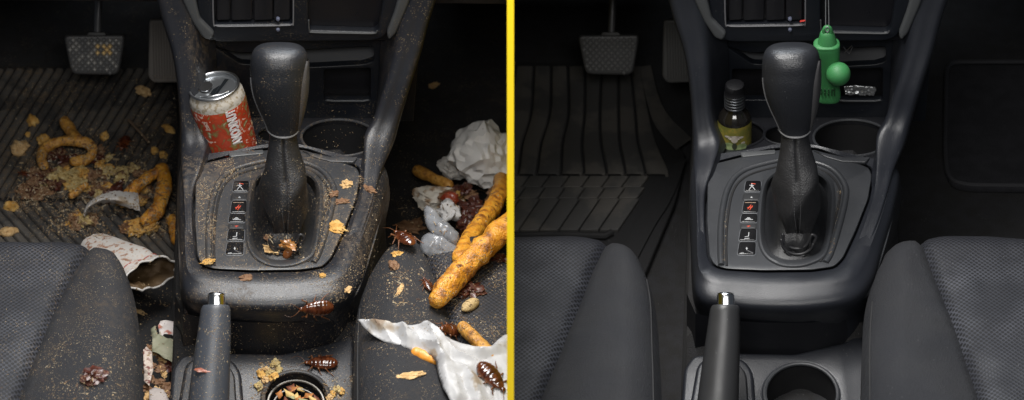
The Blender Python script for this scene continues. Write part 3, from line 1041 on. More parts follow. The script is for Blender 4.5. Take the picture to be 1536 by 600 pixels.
# ------------------------------------------------------------------ footwell: pedals and mats
def build_pedals():
    sfx = 'in the dirty car' if H.dirty else 'in the clean car'
    pl = upright(44, 0.55, -13)
    t = thing('brake_pedal', ('worn steel brake pedal with shiny diamond tread above the littered mat' if H.dirty else 'grey brake pedal with diamond tread above the clean rubber mat'), 'pedal', pl.P(140, 80))
    o = 0 if H.dirty else 3
    out = roundpoly([(96 + o, 57), (100 + o, 53), (187 + o, 52), (187 + o, 62), (179 + o, 108), (172 + o, 113), (112 + o, 112), (106 + o, 106)], 7)
    rub = D('pedal_rubber', (0.05, 0.05, 0.051), 0.45, dirt=.4)
    slab('pad', pl, [out], 0.012, rub, t, bevel=0.003, res=3)
    g = G()
    rr = random.Random(5)
    poly = [Vector(p) for p in outset(out, -5, (142 + o, 82))]
    j = 0
    v = 55.0
    mi = 0
    while v < 112:
        u = 96 + o + (4.6 if j % 2 else 0)
        while u < 190 + o:
            if inside(Vector((u, v)), poly):
                c = pl.P(u, v, 0.0)
                w_ = 0.0030
                r1 = [c + pl.ex * a * w_ + pl.ey * b * w_ * 1.15 for a, b in ((1, 0), (0, 1), (-1, 0), (0, -1))]
                r2 = [c + pl.n * .0018 + pl.ex * a * w_ * .45 + pl.ey * b * w_ * .5 for a, b in ((1, 0), (0, 1), (-1, 0), (0, -1))]
                worn = H.dirty and (rr.random() < 0.7 - max(0, v - 70) / 60)
                gold = worn and 146 < u < 166 and 66 < v < 84 and rr.random() < .8
                loft([r1, r2], g, cap1=True, mi=2 if gold else 1 if worn else 0)
            u += 9.2
        v += 4.9
        j += 1
    g.obj('tread', [D('stud_rubber', (0.13, 0.13, 0.13), 0.38, dirt=.2), mat('worn_steel', (0.34, 0.33, 0.31), 0.35, metal=.4), mat('worn_brass', (0.75, 0.52, 0.22), 0.4, metal=.3)], t, smooth=0)
    arm = [pl.P(146 + o, 54, -0.004), pl.P(147 + o, 30, -0.01), pl.P(148 + o, 5, -0.014), pl.P(149 + o, -40, -0.02)]
    sweep(cr(arm, 4, False), 0.0045, 10).obj('arm', mat('pedal_arm_steel', (0.16, 0.16, 0.165), 0.4, metal=.5), t)
    slab('clamp', pl, [roundpoly([(132 + o, 48), (158 + o, 48), (160 + o, 54), (130 + o, 54)], 2)], 0.008, D('pedal_arm_dark', (0.03, 0.03, 0.03), .5, dirt=.3), t, bevel=.001, top=0.002)
    # accelerator
    pl = upright(42, 0.45, -13)
    t = thing('accelerator_pedal', 'tall ribbed accelerator pedal beside the console wing, ' + sfx, 'pedal', pl.P(245, 120))
    out = roundpoly([(224 + o, 30), (268, 30), (275, 124), (230 + o, 125), (222 + o, 116)], 6)
    am = D('accelerator_rubber', (0.16, 0.145, 0.13), 0.6, dirt=.3) if H.dirty else D('accelerator_rubber', (0.10, 0.10, 0.10), 0.6)
    slab('pad', pl, [out], 0.012, am, t, bevel=0.003, res=3)
    g = G()
    for u in range(229, 268, 4):
        sweep([pl.P(u + o, 34, 0.0002), pl.P(u + o + 2, 119, 0.0002)], 0.0009, 5, g)
    g.obj('ribs', am, t)


def rib_geo(g, pts_px, w, h, pl=FLOOR, top=0.0):
    """raised rib with a rounded top along a pixel path on the floor"""
    P = [pl.P(u, v) for u, v in pts_px]
    n = len(P)
    rings = []
    for i in range(n):
        t = (P[min(i + 1, n - 1)] - P[max(i - 1, 0)]).normalized()
        b = pl.n.cross(t).normalized()
        rings.append([P[i] + b * w * a + pl.n * (h * c + top) for a, c in ((-1, 0), (-.85, .8), (-.6, 1), (.6, 1), (.85, .8), (1, 0))])
    return loft(rings, g, closed=False)


def build_mats():
    if H.dirty:
        t = thing('floor_mat', 'ribbed black rubber floor mat covered in food scraps under the brake pedal', 'floor mat', FLOOR.P(130, 240))
        out = [(-90, 100), (60, 96), (200, 100), (262, 112), (285, 420), (330, 640), (-90, 640)]
        slab('mat_base', FLOOR, [roundpoly(out, 10)], 0.008, m_rubber_low(), t, bevel=0.002, top=-0.002)
        g = G()
        for u in range(-60, 420, 15):
            a, b = (u + 60, 104), (u - 62, 298)
            pts = []
            for s in range(9):
                f = s / 8
                uu = a[0] + (b[0] - a[0]) * f
                vv = a[1] + (b[1] - a[1]) * f
                vv += 0
                if 5 < uu < 262 and -80 < uu: pts.append((uu, vv))
                elif uu <= 5: pts.append((uu, vv))
            if len(pts) > 1:
                rib_geo(g, pts, 0.0046, 0.0035, top=-0.002)
        for u in range(-120, 330, 17):                    # lower field runs the other way
            pts = [(u + q * 11, 304 + q * 12) for q in range(9)]
            pts = [p for p in pts if p[0] < 268 + (p[1] - 300) * .1]
            if len(pts) > 1:
                rib_geo(g, pts, 0.0044, 0.0035, top=-0.002)
        g.obj('ribs', m_rubber(), t, smooth=60)
    else:
        t = thing('floor_mat', 'clean black rubber floor mat with wide curved grooves under the brake pedal', 'floor mat', FLOOR.P(130, 240))
        out = [(-90, 92), (20, 90), (192, 100), (215, 170), (262, 232), (245, 300), (190, 430), (-90, 430)]
        slab('mat_base', FLOOR, [roundpoly(out, 10)], 0.008, m_rubber_low(), t, bevel=0.002, top=-0.002)
        # slabs between the curved grooves
        tops = [-40, -15, 6, 33, 59, 84, 110, 135, 160, 178, 195]
        midu = [-62, -35, -6, 26, 54, 82, 106, 129, 157, 182, 203]
        bots = [-80, -50, -22, 6, 34, 70, 104, 138, 166, 196, 232]
        g = G()
        for i in range(len(tops) - 1):
            l = [(tops[i], 102), (midu[i] + 3, 170), ((midu[i] + bots[i]) / 2, 215), (bots[i] + 4, 258), (bots[i], 264)]
            r = [(tops[i + 1], 102), (midu[i + 1] + 3, 170), ((midu[i + 1] + bots[i + 1]) / 2, 215), (bots[i + 1] + 4, 258), (bots[i + 1], 264)]
            L_, R_ = cr(l, 5, False), cr(r, 5, False)
            rings = []
            for a, b in zip(L_, R_):
                a, b = Vector(a), Vector(b)
                d = (b - a).normalized() * 1.7
                a, b = FLOOR.P(*(a + d)), FLOOR.P(*(b - d))
                rings.append([a + FLOOR.n * -.002, a + FLOOR.n * .0022 + (b - a).normalized() * .0004, a + FLOOR.n * .003 + (b - a).normalized() * .0015,
                              b + FLOOR.n * .003 - (b - a).normalized() * .0015, b + FLOOR.n * .0022 - (b - a).normalized() * .0004, b + FLOOR.n * -.002])
            loft(rings, g, closed=False)
        # two rows of staggered blocks, then slanting bars
        for row, (v0, v1, sk) in enumerate(((266.5, 282.5, 12), (283.5, 299.5, 12), (300.5, 347, 32))):
            n = 10
            for i in range(-3, n):
                u0 = -8 + i * 30 - row * 12 + (6 if row == 1 else 0)
                u1 = u0 + 27
                q = [(u0 + sk * .5, v0), (u1 + sk * .5, v0), (u1 - sk * .5, v1), (u0 - sk * .5, v1)]
                if q[1][0] > 226 - row * 12: continue
                vs, fs = slab_geo(FLOOR, [roundpoly(q, 1.0, 2)], 0.006, 0.0005, 0.003, res=1)
                g.add(vs, fs)
        g.obj('tread_slabs', m_rubber(), t, smooth=50)
        # raised side band that bends round toward the tunnel
        band = G()
        L_ = cr([(192, 100), (202, 150), (216, 190), (246, 225)], 6, False)
        R_ = cr([(208, 98), (220, 145), (236, 175), (270, 208)], 6, False)
        loft([[FLOOR.P(*a, -.002), FLOOR.P(*a, .002), FLOOR.P(*b, .003), FLOOR.P(*b, -.002)] for a, b in zip(L_, R_)], band, closed=False)
        band.obj('raised_border', m_rubber(), t, smooth=50)
        band = G()
        L_ = cr([(246, 240), (222, 290), (190, 330), (150, 400)], 6, False)
        R_ = cr([(262, 238), (240, 296), (212, 342), (176, 410)], 6, False)
        loft([[FLOOR.P(*a, -.002), FLOOR.P(*a, .001), FLOOR.P(*b, .002), FLOOR.P(*b, -.002)] for a, b in zip(L_, R_)], band, closed=False)
        band.obj('raised_border', m_rubber_low(), t, smooth=50)
        bar = G()
        sweep([FLOOR.P(u, v, .003) for u, v in ((-60, 354), (60, 352), (140, 354), (150, 348))], 0.004, 8, bar)
        bar.obj('edge_bead', m_rubber_low(), t)
        # passenger mat with piped edge
        t = thing('carpet_mat', 'black carpet mat with a faint piped edge in the clean passenger footwell', 'floor mat', FLOOR.P(720, 190))
        out = roundpoly([(652, 93), (900, 92), (900, 280), (680, 277), (654, 268), (650, 230)], 18, 6)
        cm = mat('mat_carpet', (0.012, 0.012, 0.015), 0.95, grain=(700, .8), vary=((0.018, 0.018, 0.022), 50, .4, .6))
        slab('mat_base', FLOOR, [out], 0.008, cm, t, bevel=0.002, top=-0.004)
        sweep([FLOOR.P(u, v, -0.003) for u, v in out + out[:1]], 0.0028, 8).obj('piped_edge', mat('mat_piping', (0.030, 0.030, 0.034), 0.7), t)


# ------------------------------------------------------------------ seats
def build_seats():
    tail = 'in the dirty car' if H.dirty else 'in the clean car'

    def seat(side):
        if side < 0:
            if H.dirty:
                out = [(-110, 372), (-60, 362), (0, 359), (60, 360), (125, 362), (152, 366), (178, 378), (195, 405), (205, 445), (211, 500), (213, 560), (215, 640), (216, 800), (-110, 800)]
                seam = [(136, 310), (131, 362), (108, 402), (88, 440), (55, 520), (24, 600), (-40, 800)]
            else:
                out = [(-110, 360), (-60, 354), (0, 351), (60, 351), (122, 353), (152, 357), (182, 370), (204, 400), (215, 440), (220, 500), (223, 560), (224, 640), (224, 800), (-110, 800)]
                seam = [(146, 300), (139, 354), (118, 402), (100, 450), (70, 525), (38, 600), (-40, 800)]
            lab = ('driver seat cushion with perforated centre and dusty bolster beside the food-strewn mat' if H.dirty else 'driver seat cushion with perforated centre and clean grey bolster')
        else:
            if H.dirty:
                out = [(532, 800), (532, 600), (532, 500), (537, 440), (550, 403), (575, 372), (610, 358), (660, 354), (720, 352), (800, 352), (880, 360), (880, 800)]
                seam = [(626, 300), (636, 358), (650, 400), (668, 450), (690, 520), (715, 600), (770, 800)]
            else:
                out = [(526, 800), (526, 600), (526, 500), (530, 440), (542, 402), (560, 374), (590, 357), (625, 351), (680, 351), (768, 354), (830, 358), (880, 366), (880, 800)]
                seam = [(606, 295), (616, 352), (632, 400), (650, 445), (678, 520), (704, 600), (760, 800)]
            lab = ('passenger seat cushion with crumbs and littered perforated centre' if H.dirty else 'passenger seat cushion with perforated centre and empty clean bolster')
        t = thing('car_seat', lab + ', ' + tail if len(lab.split()) < 12 else lab, 'car seat', SEAT.P(100 if side < 0 else 660, 480) + Vector((0, 0, -0.2)))
        out = [(a, b - (19 if b < 380 else 12 if b < 420 else 5 if b < 460 else 0)) for a, b in out]
        o2 = [SEAT.p2(*p) for p in cr(out[:-2] if side < 0 else out[1:-1], 4, False)]
        if side < 0: o2 += [SEAT.p2(*out[-2]), SEAT.p2(*out[-1])]
        else: o2 = [SEAT.p2(*out[0])] + o2 + [SEAT.p2(*out[-1])]
        s2 = [SEAT.p2(*p) for p in cr(seam, 5, False)]
        R = 0.036
        tuft = random.Random(3)

        def hf(p, bol):
            d = dist_poly(p, o2)
            h = 0.0
            if d < R: h = -(R - math.sqrt(max(0, R * R - (R - d) ** 2)))
            ds = dist_poly(p, s2, False)
            h -= 0.0065 * math.exp(-(ds / 0.0035) ** 2) + 0.004 * math.exp(-(ds / 0.016) ** 2)
            if bol: h += 0.010 * (1 - math.exp(-(ds / 0.035) ** 2)) * min(1, d / R)
            h += 0.0035 * noise.noise(Vector((p.x * 14, p.y * 10, H.k * 3 + side))) + 0.0013 * noise.noise(Vector((p.x * 40, p.y * 30, 3)))
            pk = math.exp(-(ds / 0.02) ** 2)
            h += pk * 0.0011 * noise.noise(Vector((p.x * 30, p.y * 110, 7)))
            return h
        # split outline by the seam: clip polygons by side of seam
        step = 0.0055
        vs, fs = sheet_geo(SEAT, [tuple(p) for p in o2], step, lambda p: 0.0, px=False)

        def side_of(p):
            best, sg = 1e9, 0
            for i in range(len(s2) - 1):
                a, b = s2[i], s2[i + 1]
                ab = b - a
                tt = max(0, min(1, (p - a).dot(ab) / ab.length_squared))
                d = (p - a - ab * tt).length
                if d < best:
                    best, sg = d, (ab.x * (p - a).y - ab.y * (p - a).x)
            return sg
        v2 = [SEAT.to2(v) for v in vs]
        # snap near-seam vertices onto the seam
        for i, p in enumerate(v2):
            best = None
            for j in range(len(s2) - 1):
                a, b = s2[j], s2[j + 1]
                ab = b - a
                tt = max(0, min(1, (p - a).dot(ab) / ab.length_squared))
                q = a + ab * tt
                if best is None or (p - q).length < best[0]: best = ((p - q).length, q)
            if best[0] < step * 0.5: v2[i] = best[1].copy()
        sides = {0: [], 1: []}
        for f in fs:
            c = sum((v2[i] for i in f), Vector((0, 0))) / len(f)
            sg = side_of(c)
            inner = (sg > 0) if side < 0 else (sg < 0)      # bolster lies toward the console
            sides[0 if inner else 1].append(f)
        for key, nm, m in ((1, 'centre_insert', m_mesh()), (0, 'bolster', m_seat())):
            ff = sides[key]
            use = sorted({i for f in ff for i in f})
            idx = {a: b for b, a in enumerate(use)}
            V = [SEAT.at(v2[i].x, v2[i].y, hf(v2[i], nm == 'bolster')) for i in use]
            mesh_obj(nm, V, [tuple(idx[i] for i in f) for f in ff], m, t, smooth=80)
        rp = resample(o2, step)
        top = [SEAT.at(p.x, p.y, hf(p, False)) for p in rp]
        loft([top, [p + Vector((0, 0, -0.03)) for p in top], [p + Vector((0, 0, -0.16)) for p in top]]).obj('side_panel', m_seat(), t, smooth=60)
        sweep([SEAT.at(p.x, p.y, hf(p, False) - .0015) for p in resample([q for q in s2 if inside(q, o2)], .006, False)], 0.0013, 6).obj('seam_piping', mat('seam_black', (0.005, 0.005, 0.006), .8), t)
        # stitched line set in from the outer edge of the bolster
        ln = [SEAT.p2(*p) for p in cr([(201, 400), (207, 440), (209, 500), (211, 560), (212, 640)] if side < 0 else [(541, 440), (538, 480), (537, 540), (538, 640)], 5, False)]
        if not (H.dirty and side < 0):
            sweep([SEAT.at(p.x, p.y, hf(p, True) + .0002) for p in ln], 0.0009, 6).obj('edge_stitch', mat('stitch_dark', (0.012, 0.012, 0.013), .8), t)
    seat(-1)
    seat(1)


# ------------------------------------------------------------------ loose things
BVH = {}


def make_bvh(objs):
    vs, fs = [], []
    for o in objs:
        if o.type != 'MESH': continue
        b = LOC[o]
        n = len(vs)
        vs += [v.co + b for v in o.data.vertices]
        fs += [tuple(i + n for i in p.vertices) for p in o.data.polygons]
    return BVHTree.FromPolygons(vs, fs, epsilon=0)


def hit(u, v):
    d = H.ray(u, v).normalized()
    p, n, i, t = BVH[H.k].ray_cast(CAM, d)
    if p is None:
        return FLOOR.P(u, v), Vector((0, 0, 1))
    if n.dot(d) > 0: n = -n
    return p, n


def frame(u, v, ang, lift=0.0, flatten=None):
    """matrix whose x axis heads along the picture angle (degrees, 0 = right, 90 = up) on the surface under (u, v)"""
    p, n = hit(u, v)
    if flatten: n = (n + Vector((0, 0, flatten))).normalized()
    a = math.radians(ang)
    q = CAM + H.ray(u + 10 * math.cos(a), v - 10 * math.sin(a)) * 1.0
    d = (q - CAM)
    t = (p - CAM).dot(n) / d.dot(n)
    x = (CAM + d * t - p).normalized()
    y = n.cross(x).normalized()
    M = Matrix((x, y, n)).transposed().to_4x4()
    M.translation = p + n * lift
    return M


def patches(key, scale, stops, rough=0.5, detail=5.0, coat=0.0, sss=0.0, dist=0.0, spec=0.5, bump=0.0, metal=0.0, bscale=900):
    """colour by a noise field: stops = [(position, colour), ...] with fairly crisp borders"""
    if key in MATS: return MATS[key]
    m = bpy.data.materials.new(key)
    m.use_nodes = True
    nt = m.node_tree
    b = nt.nodes['Principled BSDF']
    tc = N(nt, 'ShaderNodeTexCoord')
    n = N(nt, 'ShaderNodeTexNoise')
    n.inputs['Scale'].default_value = scale
    n.inputs['Detail'].default_value = detail
    n.inputs['Distortion'].default_value = dist
    nt.links.new(tc.outputs['Object'], n.inputs['Vector'])
    r = N(nt, 'ShaderNodeValToRGB')
    el = r.color_ramp.elements
    while len(el) > 1: el.remove(el[-1])
    el[0].position, el[0].color = stops[0][0], (*stops[0][1], 1)
    for p, c in stops[1:]:
        e = el.new(p)
        e.color = (*c, 1)
    nt.links.new(n.outputs[0], r.inputs[0])
    nt.links.new(r.outputs[0], b.inputs['Base Color'])
    b.inputs['Roughness'].default_value = rough
    b.inputs['Coat Weight'].default_value = coat
    b.inputs['Metallic'].default_value = metal
    b.inputs['Specular IOR Level'].default_value = spec
    if sss:
        b.inputs['Subsurface Weight'].default_value = sss
        b.inputs['Subsurface Radius'].default_value = (0.004, 0.002, 0.001)
    if bump:
        n2 = N(nt, 'ShaderNodeTexNoise')
        n2.inputs['Scale'].default_value = bscale
        nt.links.new(tc.outputs['Object'], n2.inputs['Vector'])
        bp = N(nt, 'ShaderNodeBump')
        bp.inputs['Strength'].default_value = bump
        bp.inputs['Distance'].default_value = 0.0018
        nt.links.new(n2.outputs[0], bp.inputs['Height'])
        nt.links.new(bp.outputs[0], b.inputs['Normal'])
    MATS[key] = m
    return m


def m_fry(): return patches('fried_golden', 90, [(0.0, (0.10, 0.03, 0.008)), (0.33, (0.20, 0.07, 0.012)), (0.38, (0.36, 0.14, 0.02)), (0.50, (0.60, 0.25, 0.02)), (0.60, (0.68, 0.34, 0.04)), (0.66, (0.26, 0.09, 0.015)), (0.72, (0.08, 0.025, 0.01)), (1, (0.06, 0.02, 0.01))], .45, coat=.08, bump=1.0, sss=.1, bscale=420, detail=9)
def m_fry2(): return patches('fried_pale', 120, [(0.0, (0.12, 0.05, 0.012)), (0.34, (0.26, 0.11, 0.025)), (0.46, (0.48, 0.22, 0.035)), (0.60, (0.60, 0.32, 0.07)), (0.68, (0.20, 0.08, 0.02)), (1, (0.1, 0.03, 0.01))], .45, bump=1.0, bscale=420, detail=8)
def m_crumb(): return patches('crumb_tan', 260, [(0.0, (0.28, 0.14, 0.05)), (0.45, (0.50, 0.31, 0.13)), (0.7, (0.62, 0.44, 0.22))], .8, bump=.5)
def m_paper(): return patches('stained_paper', 45, [(0.0, (0.46, 0.44, 0.41)), (0.58, (0.52, 0.50, 0.475)), (0.66, (0.40, 0.33, 0.25)), (0.73, (0.30, 0.19, 0.10)), (1, (0.25, 0.14, 0.07))], .6, detail=7, sss=.0)
def m_roach(): return patches('roach_shell', 140, [(0.0, (0.018, 0.005, 0.002)), (0.42, (0.045, 0.011, 0.004)), (0.56, (0.095, 0.025, 0.008)), (0.8, (0.18, 0.06, 0.018))], .2, coat=.8, detail=3)


ROACH = {}


def roach_parts():
    if ROACH: return
    # unit length 1 along +x (head at +0.5)
    prof_ = [(-.50, .02), (-.48, .085), (-.43, .14), (-.34, .20), (-.22, .235), (-.08, .24), (.05, .225), (.17, .19), (.27, .15), (.34, .11), (.39, .07), (.415, .03)]
    pts = cr([(a, b, 0) for a, b in prof_], 5, False)
    rings = []
    for p in pts:
        x, w_ = p.x, max(.01, p.y)
        seg = 0.0
        for s in (-.36, -.25, -.13, .0, .14, .27):
            seg = max(seg, math.exp(-((x - s) / .012) ** 2))
        ring = []
        for j in range(22):
            a = 2 * math.pi * j / 22
            z = math.sin(a) * w_ * (.62 if math.sin(a) > 0 else .25) * (1 - .13 * seg) + .10
            ring.append(Vector((x, math.cos(a) * w_ * (1 - .05 * seg), z)))
        rings.append(ring)
    ROACH['body'] = [loft(rings, cap0=True, cap1=True)]
    hd = []
    for x, r in ((.39, .03), (.41, .065), (.45, .07), (.49, .05), (.51, .02)):
        hd.append([Vector((x, math.cos(2 * math.pi * j / 14) * r, math.sin(2 * math.pi * j / 14) * r * .7 + .09)) for j in range(14)])
    ROACH['head'] = [loft(hd, cap0=True, cap1=True)]
    legs = []
    for s in (-1, 1):
        for x0, x1, y1, x2, y2 in ((.26, .36, .26, .46, .33), (.10, .06, .32, .0, .47), (-.06, -.22, .34, -.40, .50)):
            legs.append(sweep(cr([(x0, s * .12, .06), ((x0 + x1) / 2, s * .24, .13), (x1 * .9, s * y1 * .85, .08), (x2 * .9, s * y2 * .78, .0), (x2 * .9 - .03, s * (y2 * .78 + .03), .005)], 4, False), [.026, .024, .018, .011, .006], 6))
    ROACH['leg'] = legs
    ROACH['antenna'] = [sweep(cr([(.50, s * .03, .11), (.62, s * .12, .16), (.76, s * .20, .12), (.92, s * .16, .05)], 5, False), [.008, .006, .004, .003], 5) for s in (-1, 1)]


def roach(u, v, ang, px, label, amber=False, lift=0.0, roll=0.0):
    roach_parts()
    M = frame(u, v, ang, lift, .3)
    sc = px / 14.5 / 100
    root = bpy.data.objects.new('cockroach', None)
    root.empty_display_size = .01
    col.objects.link(root)
    root.matrix_world = H.M @ M @ Matrix.Rotation(math.radians(roll), 4, 'X')
    LOC[root] = Vector((0, 0, 0))
    tag(root, label, 'cockroach', 'cockroaches crawling over the dirty car')
    m = m_roach() if not amber else patches('roach_amber', 160, [(0, (.10, .03, .008)), (.5, (.25, .08, .018)), (.8, (.40, .16, .04))], .22, coat=.5)
    for nm in ('body', 'head', 'leg', 'antenna'):
        for g in ROACH[nm]:
            g2 = G()
            g2.add([q * sc for q in g.v], g.f)
            g2.obj(nm, m if nm in ('body', 'head') else patches('roach_leg', 100, [(0, (.05, .014, .005)), (.7, (.16, .06, .02))], .4), root, smooth=60)
    return root


def tube_thing(name, pts, r, m, label, cat, group=None, seg=20, wob=.27, seed=1, n=12, cap_round=True, flat_=1.0):
    P = [p if isinstance(p, Vector) else PZ(*p) for p in pts]
    P = cr(P, n, False)
    c = sum(P, Vector()) / len(P)
    o = sweep(P, r, seg, wob=wob, seed=seed, round_end=cap_round, flatten=flat_).obj(name, m, None, loc=c, smooth=70)
    return tag(o, label, cat, group)


def lump_geo(c, rx, ry, rz, seed, rough=.45, sub=2, ang=0.0, fs=1.6):
    bm = bmesh.new()
    bmesh.ops.create_icosphere(bm, subdivisions=sub, radius=1)
    vs = []
    ca, sa = math.cos(ang), math.sin(ang)
    for v in bm.verts:
        q = v.co.copy()
        f = 1 + rough * noise.noise(q * fs + Vector((seed * 7.3, seed * 1.9, 0))) + rough * .55 * noise.noise(q * fs * 2.6 + Vector((seed, 3, seed))) + rough * .3 * noise.noise(q * fs * 6 + Vector((seed, 8, 2)))
        q = Vector((q.x * rx * f, q.y * ry * f, q.z * rz * f))
        vs.append(c + Vector((q.x * ca - q.y * sa, q.x * sa + q.y * ca, q.z)))
    fs_ = [tuple(v.index for v in f.verts) for f in bm.faces]
    bm.free()
    return vs, fs_


def lump(name, u, v, wpx, hpx, label, cat, m, seed=1, group=None, thick=.5, rough=.5, sub=3, ang=0, lift=0.0, P=None, smooth=55, fs=1.6):
    p, n = hit(u, v) if P is None else (P, Vector((0, 0, 1)))
    k = (PZ(u + 10, v, p.z * 100) - PZ(u, v, p.z * 100)).length / 10
    rx, ry = wpx * k / 2, hpx * k / 2 / .72
    rz = min(rx, ry) * thick
    c = p + Vector((0, 0, rz * .6 + lift))
    vs, fs_ = lump_geo(c, rx, ry, rz, seed, rough, sub, math.radians(ang), fs)
    return tag(mesh_obj(name, vs, fs_, m, None, loc=p, smooth=smooth), label, cat, group)


def crumple(p, s, seed, amp):
    q = Vector((p[0] * s, p[1] * s, seed * 3.1))
    h = 1 - abs(noise.noise(q)) * 2.4
    h += (1 - abs(noise.noise(q * 2.3 + Vector((5, 1, 0)))) * 2.4) * .45
    h += noise.noise(q * 5.0) * .12
    return h * amp


def paper_ball(name, u, v, wpx, hpx, z, label, cat, m, seed=1, sub=5, amp=.30, squash=.8, fs=1.5):
    c = PZ(u, v, z)
    k = (PZ(u + 10, v, z) - PZ(u, v, z)).length / 10
    bm = bmesh.new()
    bmesh.ops.create_icosphere(bm, subdivisions=2, radius=1)
    rnd = random.Random(seed)
    for q in bm.verts:                               # big flat folds: jittered coarse hull
        q.co = (q.co + Vector((rnd.uniform(-1, 1), rnd.uniform(-1, 1), rnd.uniform(-1, 1))) * .10) * rnd.choice((.80, .88, .98, 1.04, 1.12))
    bmesh.ops.dissolve_limit(bm, angle_limit=math.radians(16), verts=bm.verts, edges=bm.edges)
    bmesh.ops.triangulate(bm, faces=bm.faces)
    bmesh.ops.subdivide_edges(bm, edges=bm.edges, cuts=3, use_grid_fill=True)
    bm.verts.ensure_lookup_table()
    bm.verts.index_update()
    vs = []
    for q in bm.verts:
        d = q.co
        s0 = Vector((seed * 4.1, seed * 2.2, seed))
        r_ = 1 - amp * .55 * abs(noise.noise(d * fs * 2 + s0)) * 2 - .06 * abs(noise.noise(d * 4 + s0)) * 2
        vs.append(c + Vector((d.x * r_ * wpx * k / 2 * 1.05, d.y * r_ * hpx * k / 2 * 1.05, d.z * r_ * hpx * k / 2 * squash * 1.1)))
    fs_ = [tuple(x.index for x in f.verts) for f in bm.faces]
    bm.free()
    return tag(mesh_obj(name, vs, fs_, m, None, loc=c, smooth=24), label, cat)


def paper_sheet(name, pl, outline, label, cat, m, hfun, step=.0035, group=None, parent=None, thick=.0003, seed=1, smooth=22):
    vs, fs_ = sheet_geo(pl, outline, step, hfun, jitter=.25, seed=seed)
    n = len(vs)
    c = sum(vs, Vector()) / n
    o = mesh_obj(name, vs, fs_, m, parent, loc=c, smooth=smooth)
    md = o.modifiers.new('thickness', 'SOLIDIFY')
    md.thickness = thick
    if parent is None: tag(o, label, cat, group)
    return o


def scatter(name, label, regions, seed, mats=None, group=None, smin=.0004, smax=.0014, flat_=.5, sliver=.3):
    """one mesh of loose crumbs lying on whatever is under each region; regions = [(polygon px, count, size factor)]"""
    rnd = random.Random(seed)
    g = G()
    for poly, cnt, sf in regions:
        poly = [Vector(p) for p in poly]
        x0, x1 = min(p.x for p in poly), max(p.x for p in poly)
        y0, y1 = min(p.y for p in poly), max(p.y for p in poly)
        k = tries = 0
        while k < cnt and tries < cnt * 30:
            tries += 1
            q = Vector((rnd.uniform(x0, x1), rnd.uniform(y0, y1)))
            if not inside(q, poly): continue
            if noise.noise(Vector((q.x * .025, q.y * .025, seed))) + .35 * noise.noise(Vector((q.x * .08, q.y * .08, seed))) < rnd.uniform(-.45, .35): continue
            p, n = hit(q.x, q.y)
            if n.z < -0.1: continue
            k += 1
            s = (smin + (smax - smin) * rnd.random() ** 2.6) * sf
            a = rnd.uniform(0, 6.283)
            t = n.orthogonal().normalized()
            b = n.cross(t)
            x, y = t * math.cos(a) + b * math.sin(a), b * math.cos(a) - t * math.sin(a)
            el = rnd.uniform(2.0, 4.5) if rnd.random() < sliver else rnd.uniform(.8, 1.4)
            wy = .55 if el > 2 else 1
            hh = s * flat_ * rnd.uniform(.6, 1.3)
            base = [p + (x * (math.cos(i * 1.2566) * el * rnd.uniform(.7, 1.1)) + y * (math.sin(i * 1.2566) * wy * rnd.uniform(.7, 1.1))) * s for i in range(5)]
            topp = [p + (bb - p) * .6 + n * hh * rnd.uniform(.7, 1.2) for bb in base]
            g.add(base + topp, [(i, (i + 1) % 5, 5 + (i + 1) % 5, 5 + i) for i in range(5)] + [(5, 6, 7, 8, 9)], rnd.choices(range(5), (3, 4, 3, 2, 2))[0])
    ms = mats or [mat('crumb_a', (.24, .165, .09), .8), mat('crumb_b', (.34, .25, .14), .8), mat('crumb_c', (.15, .09, .045), .8), mat('crumb_d', (.42, .35, .24), .8), mat('crumb_e', (.08, .04, .02), .7)]
    o = g.obj(name, ms, None, loc=g.v[0], smooth=0)
    return tag(o, label, 'crumbs', None, 'stuff')


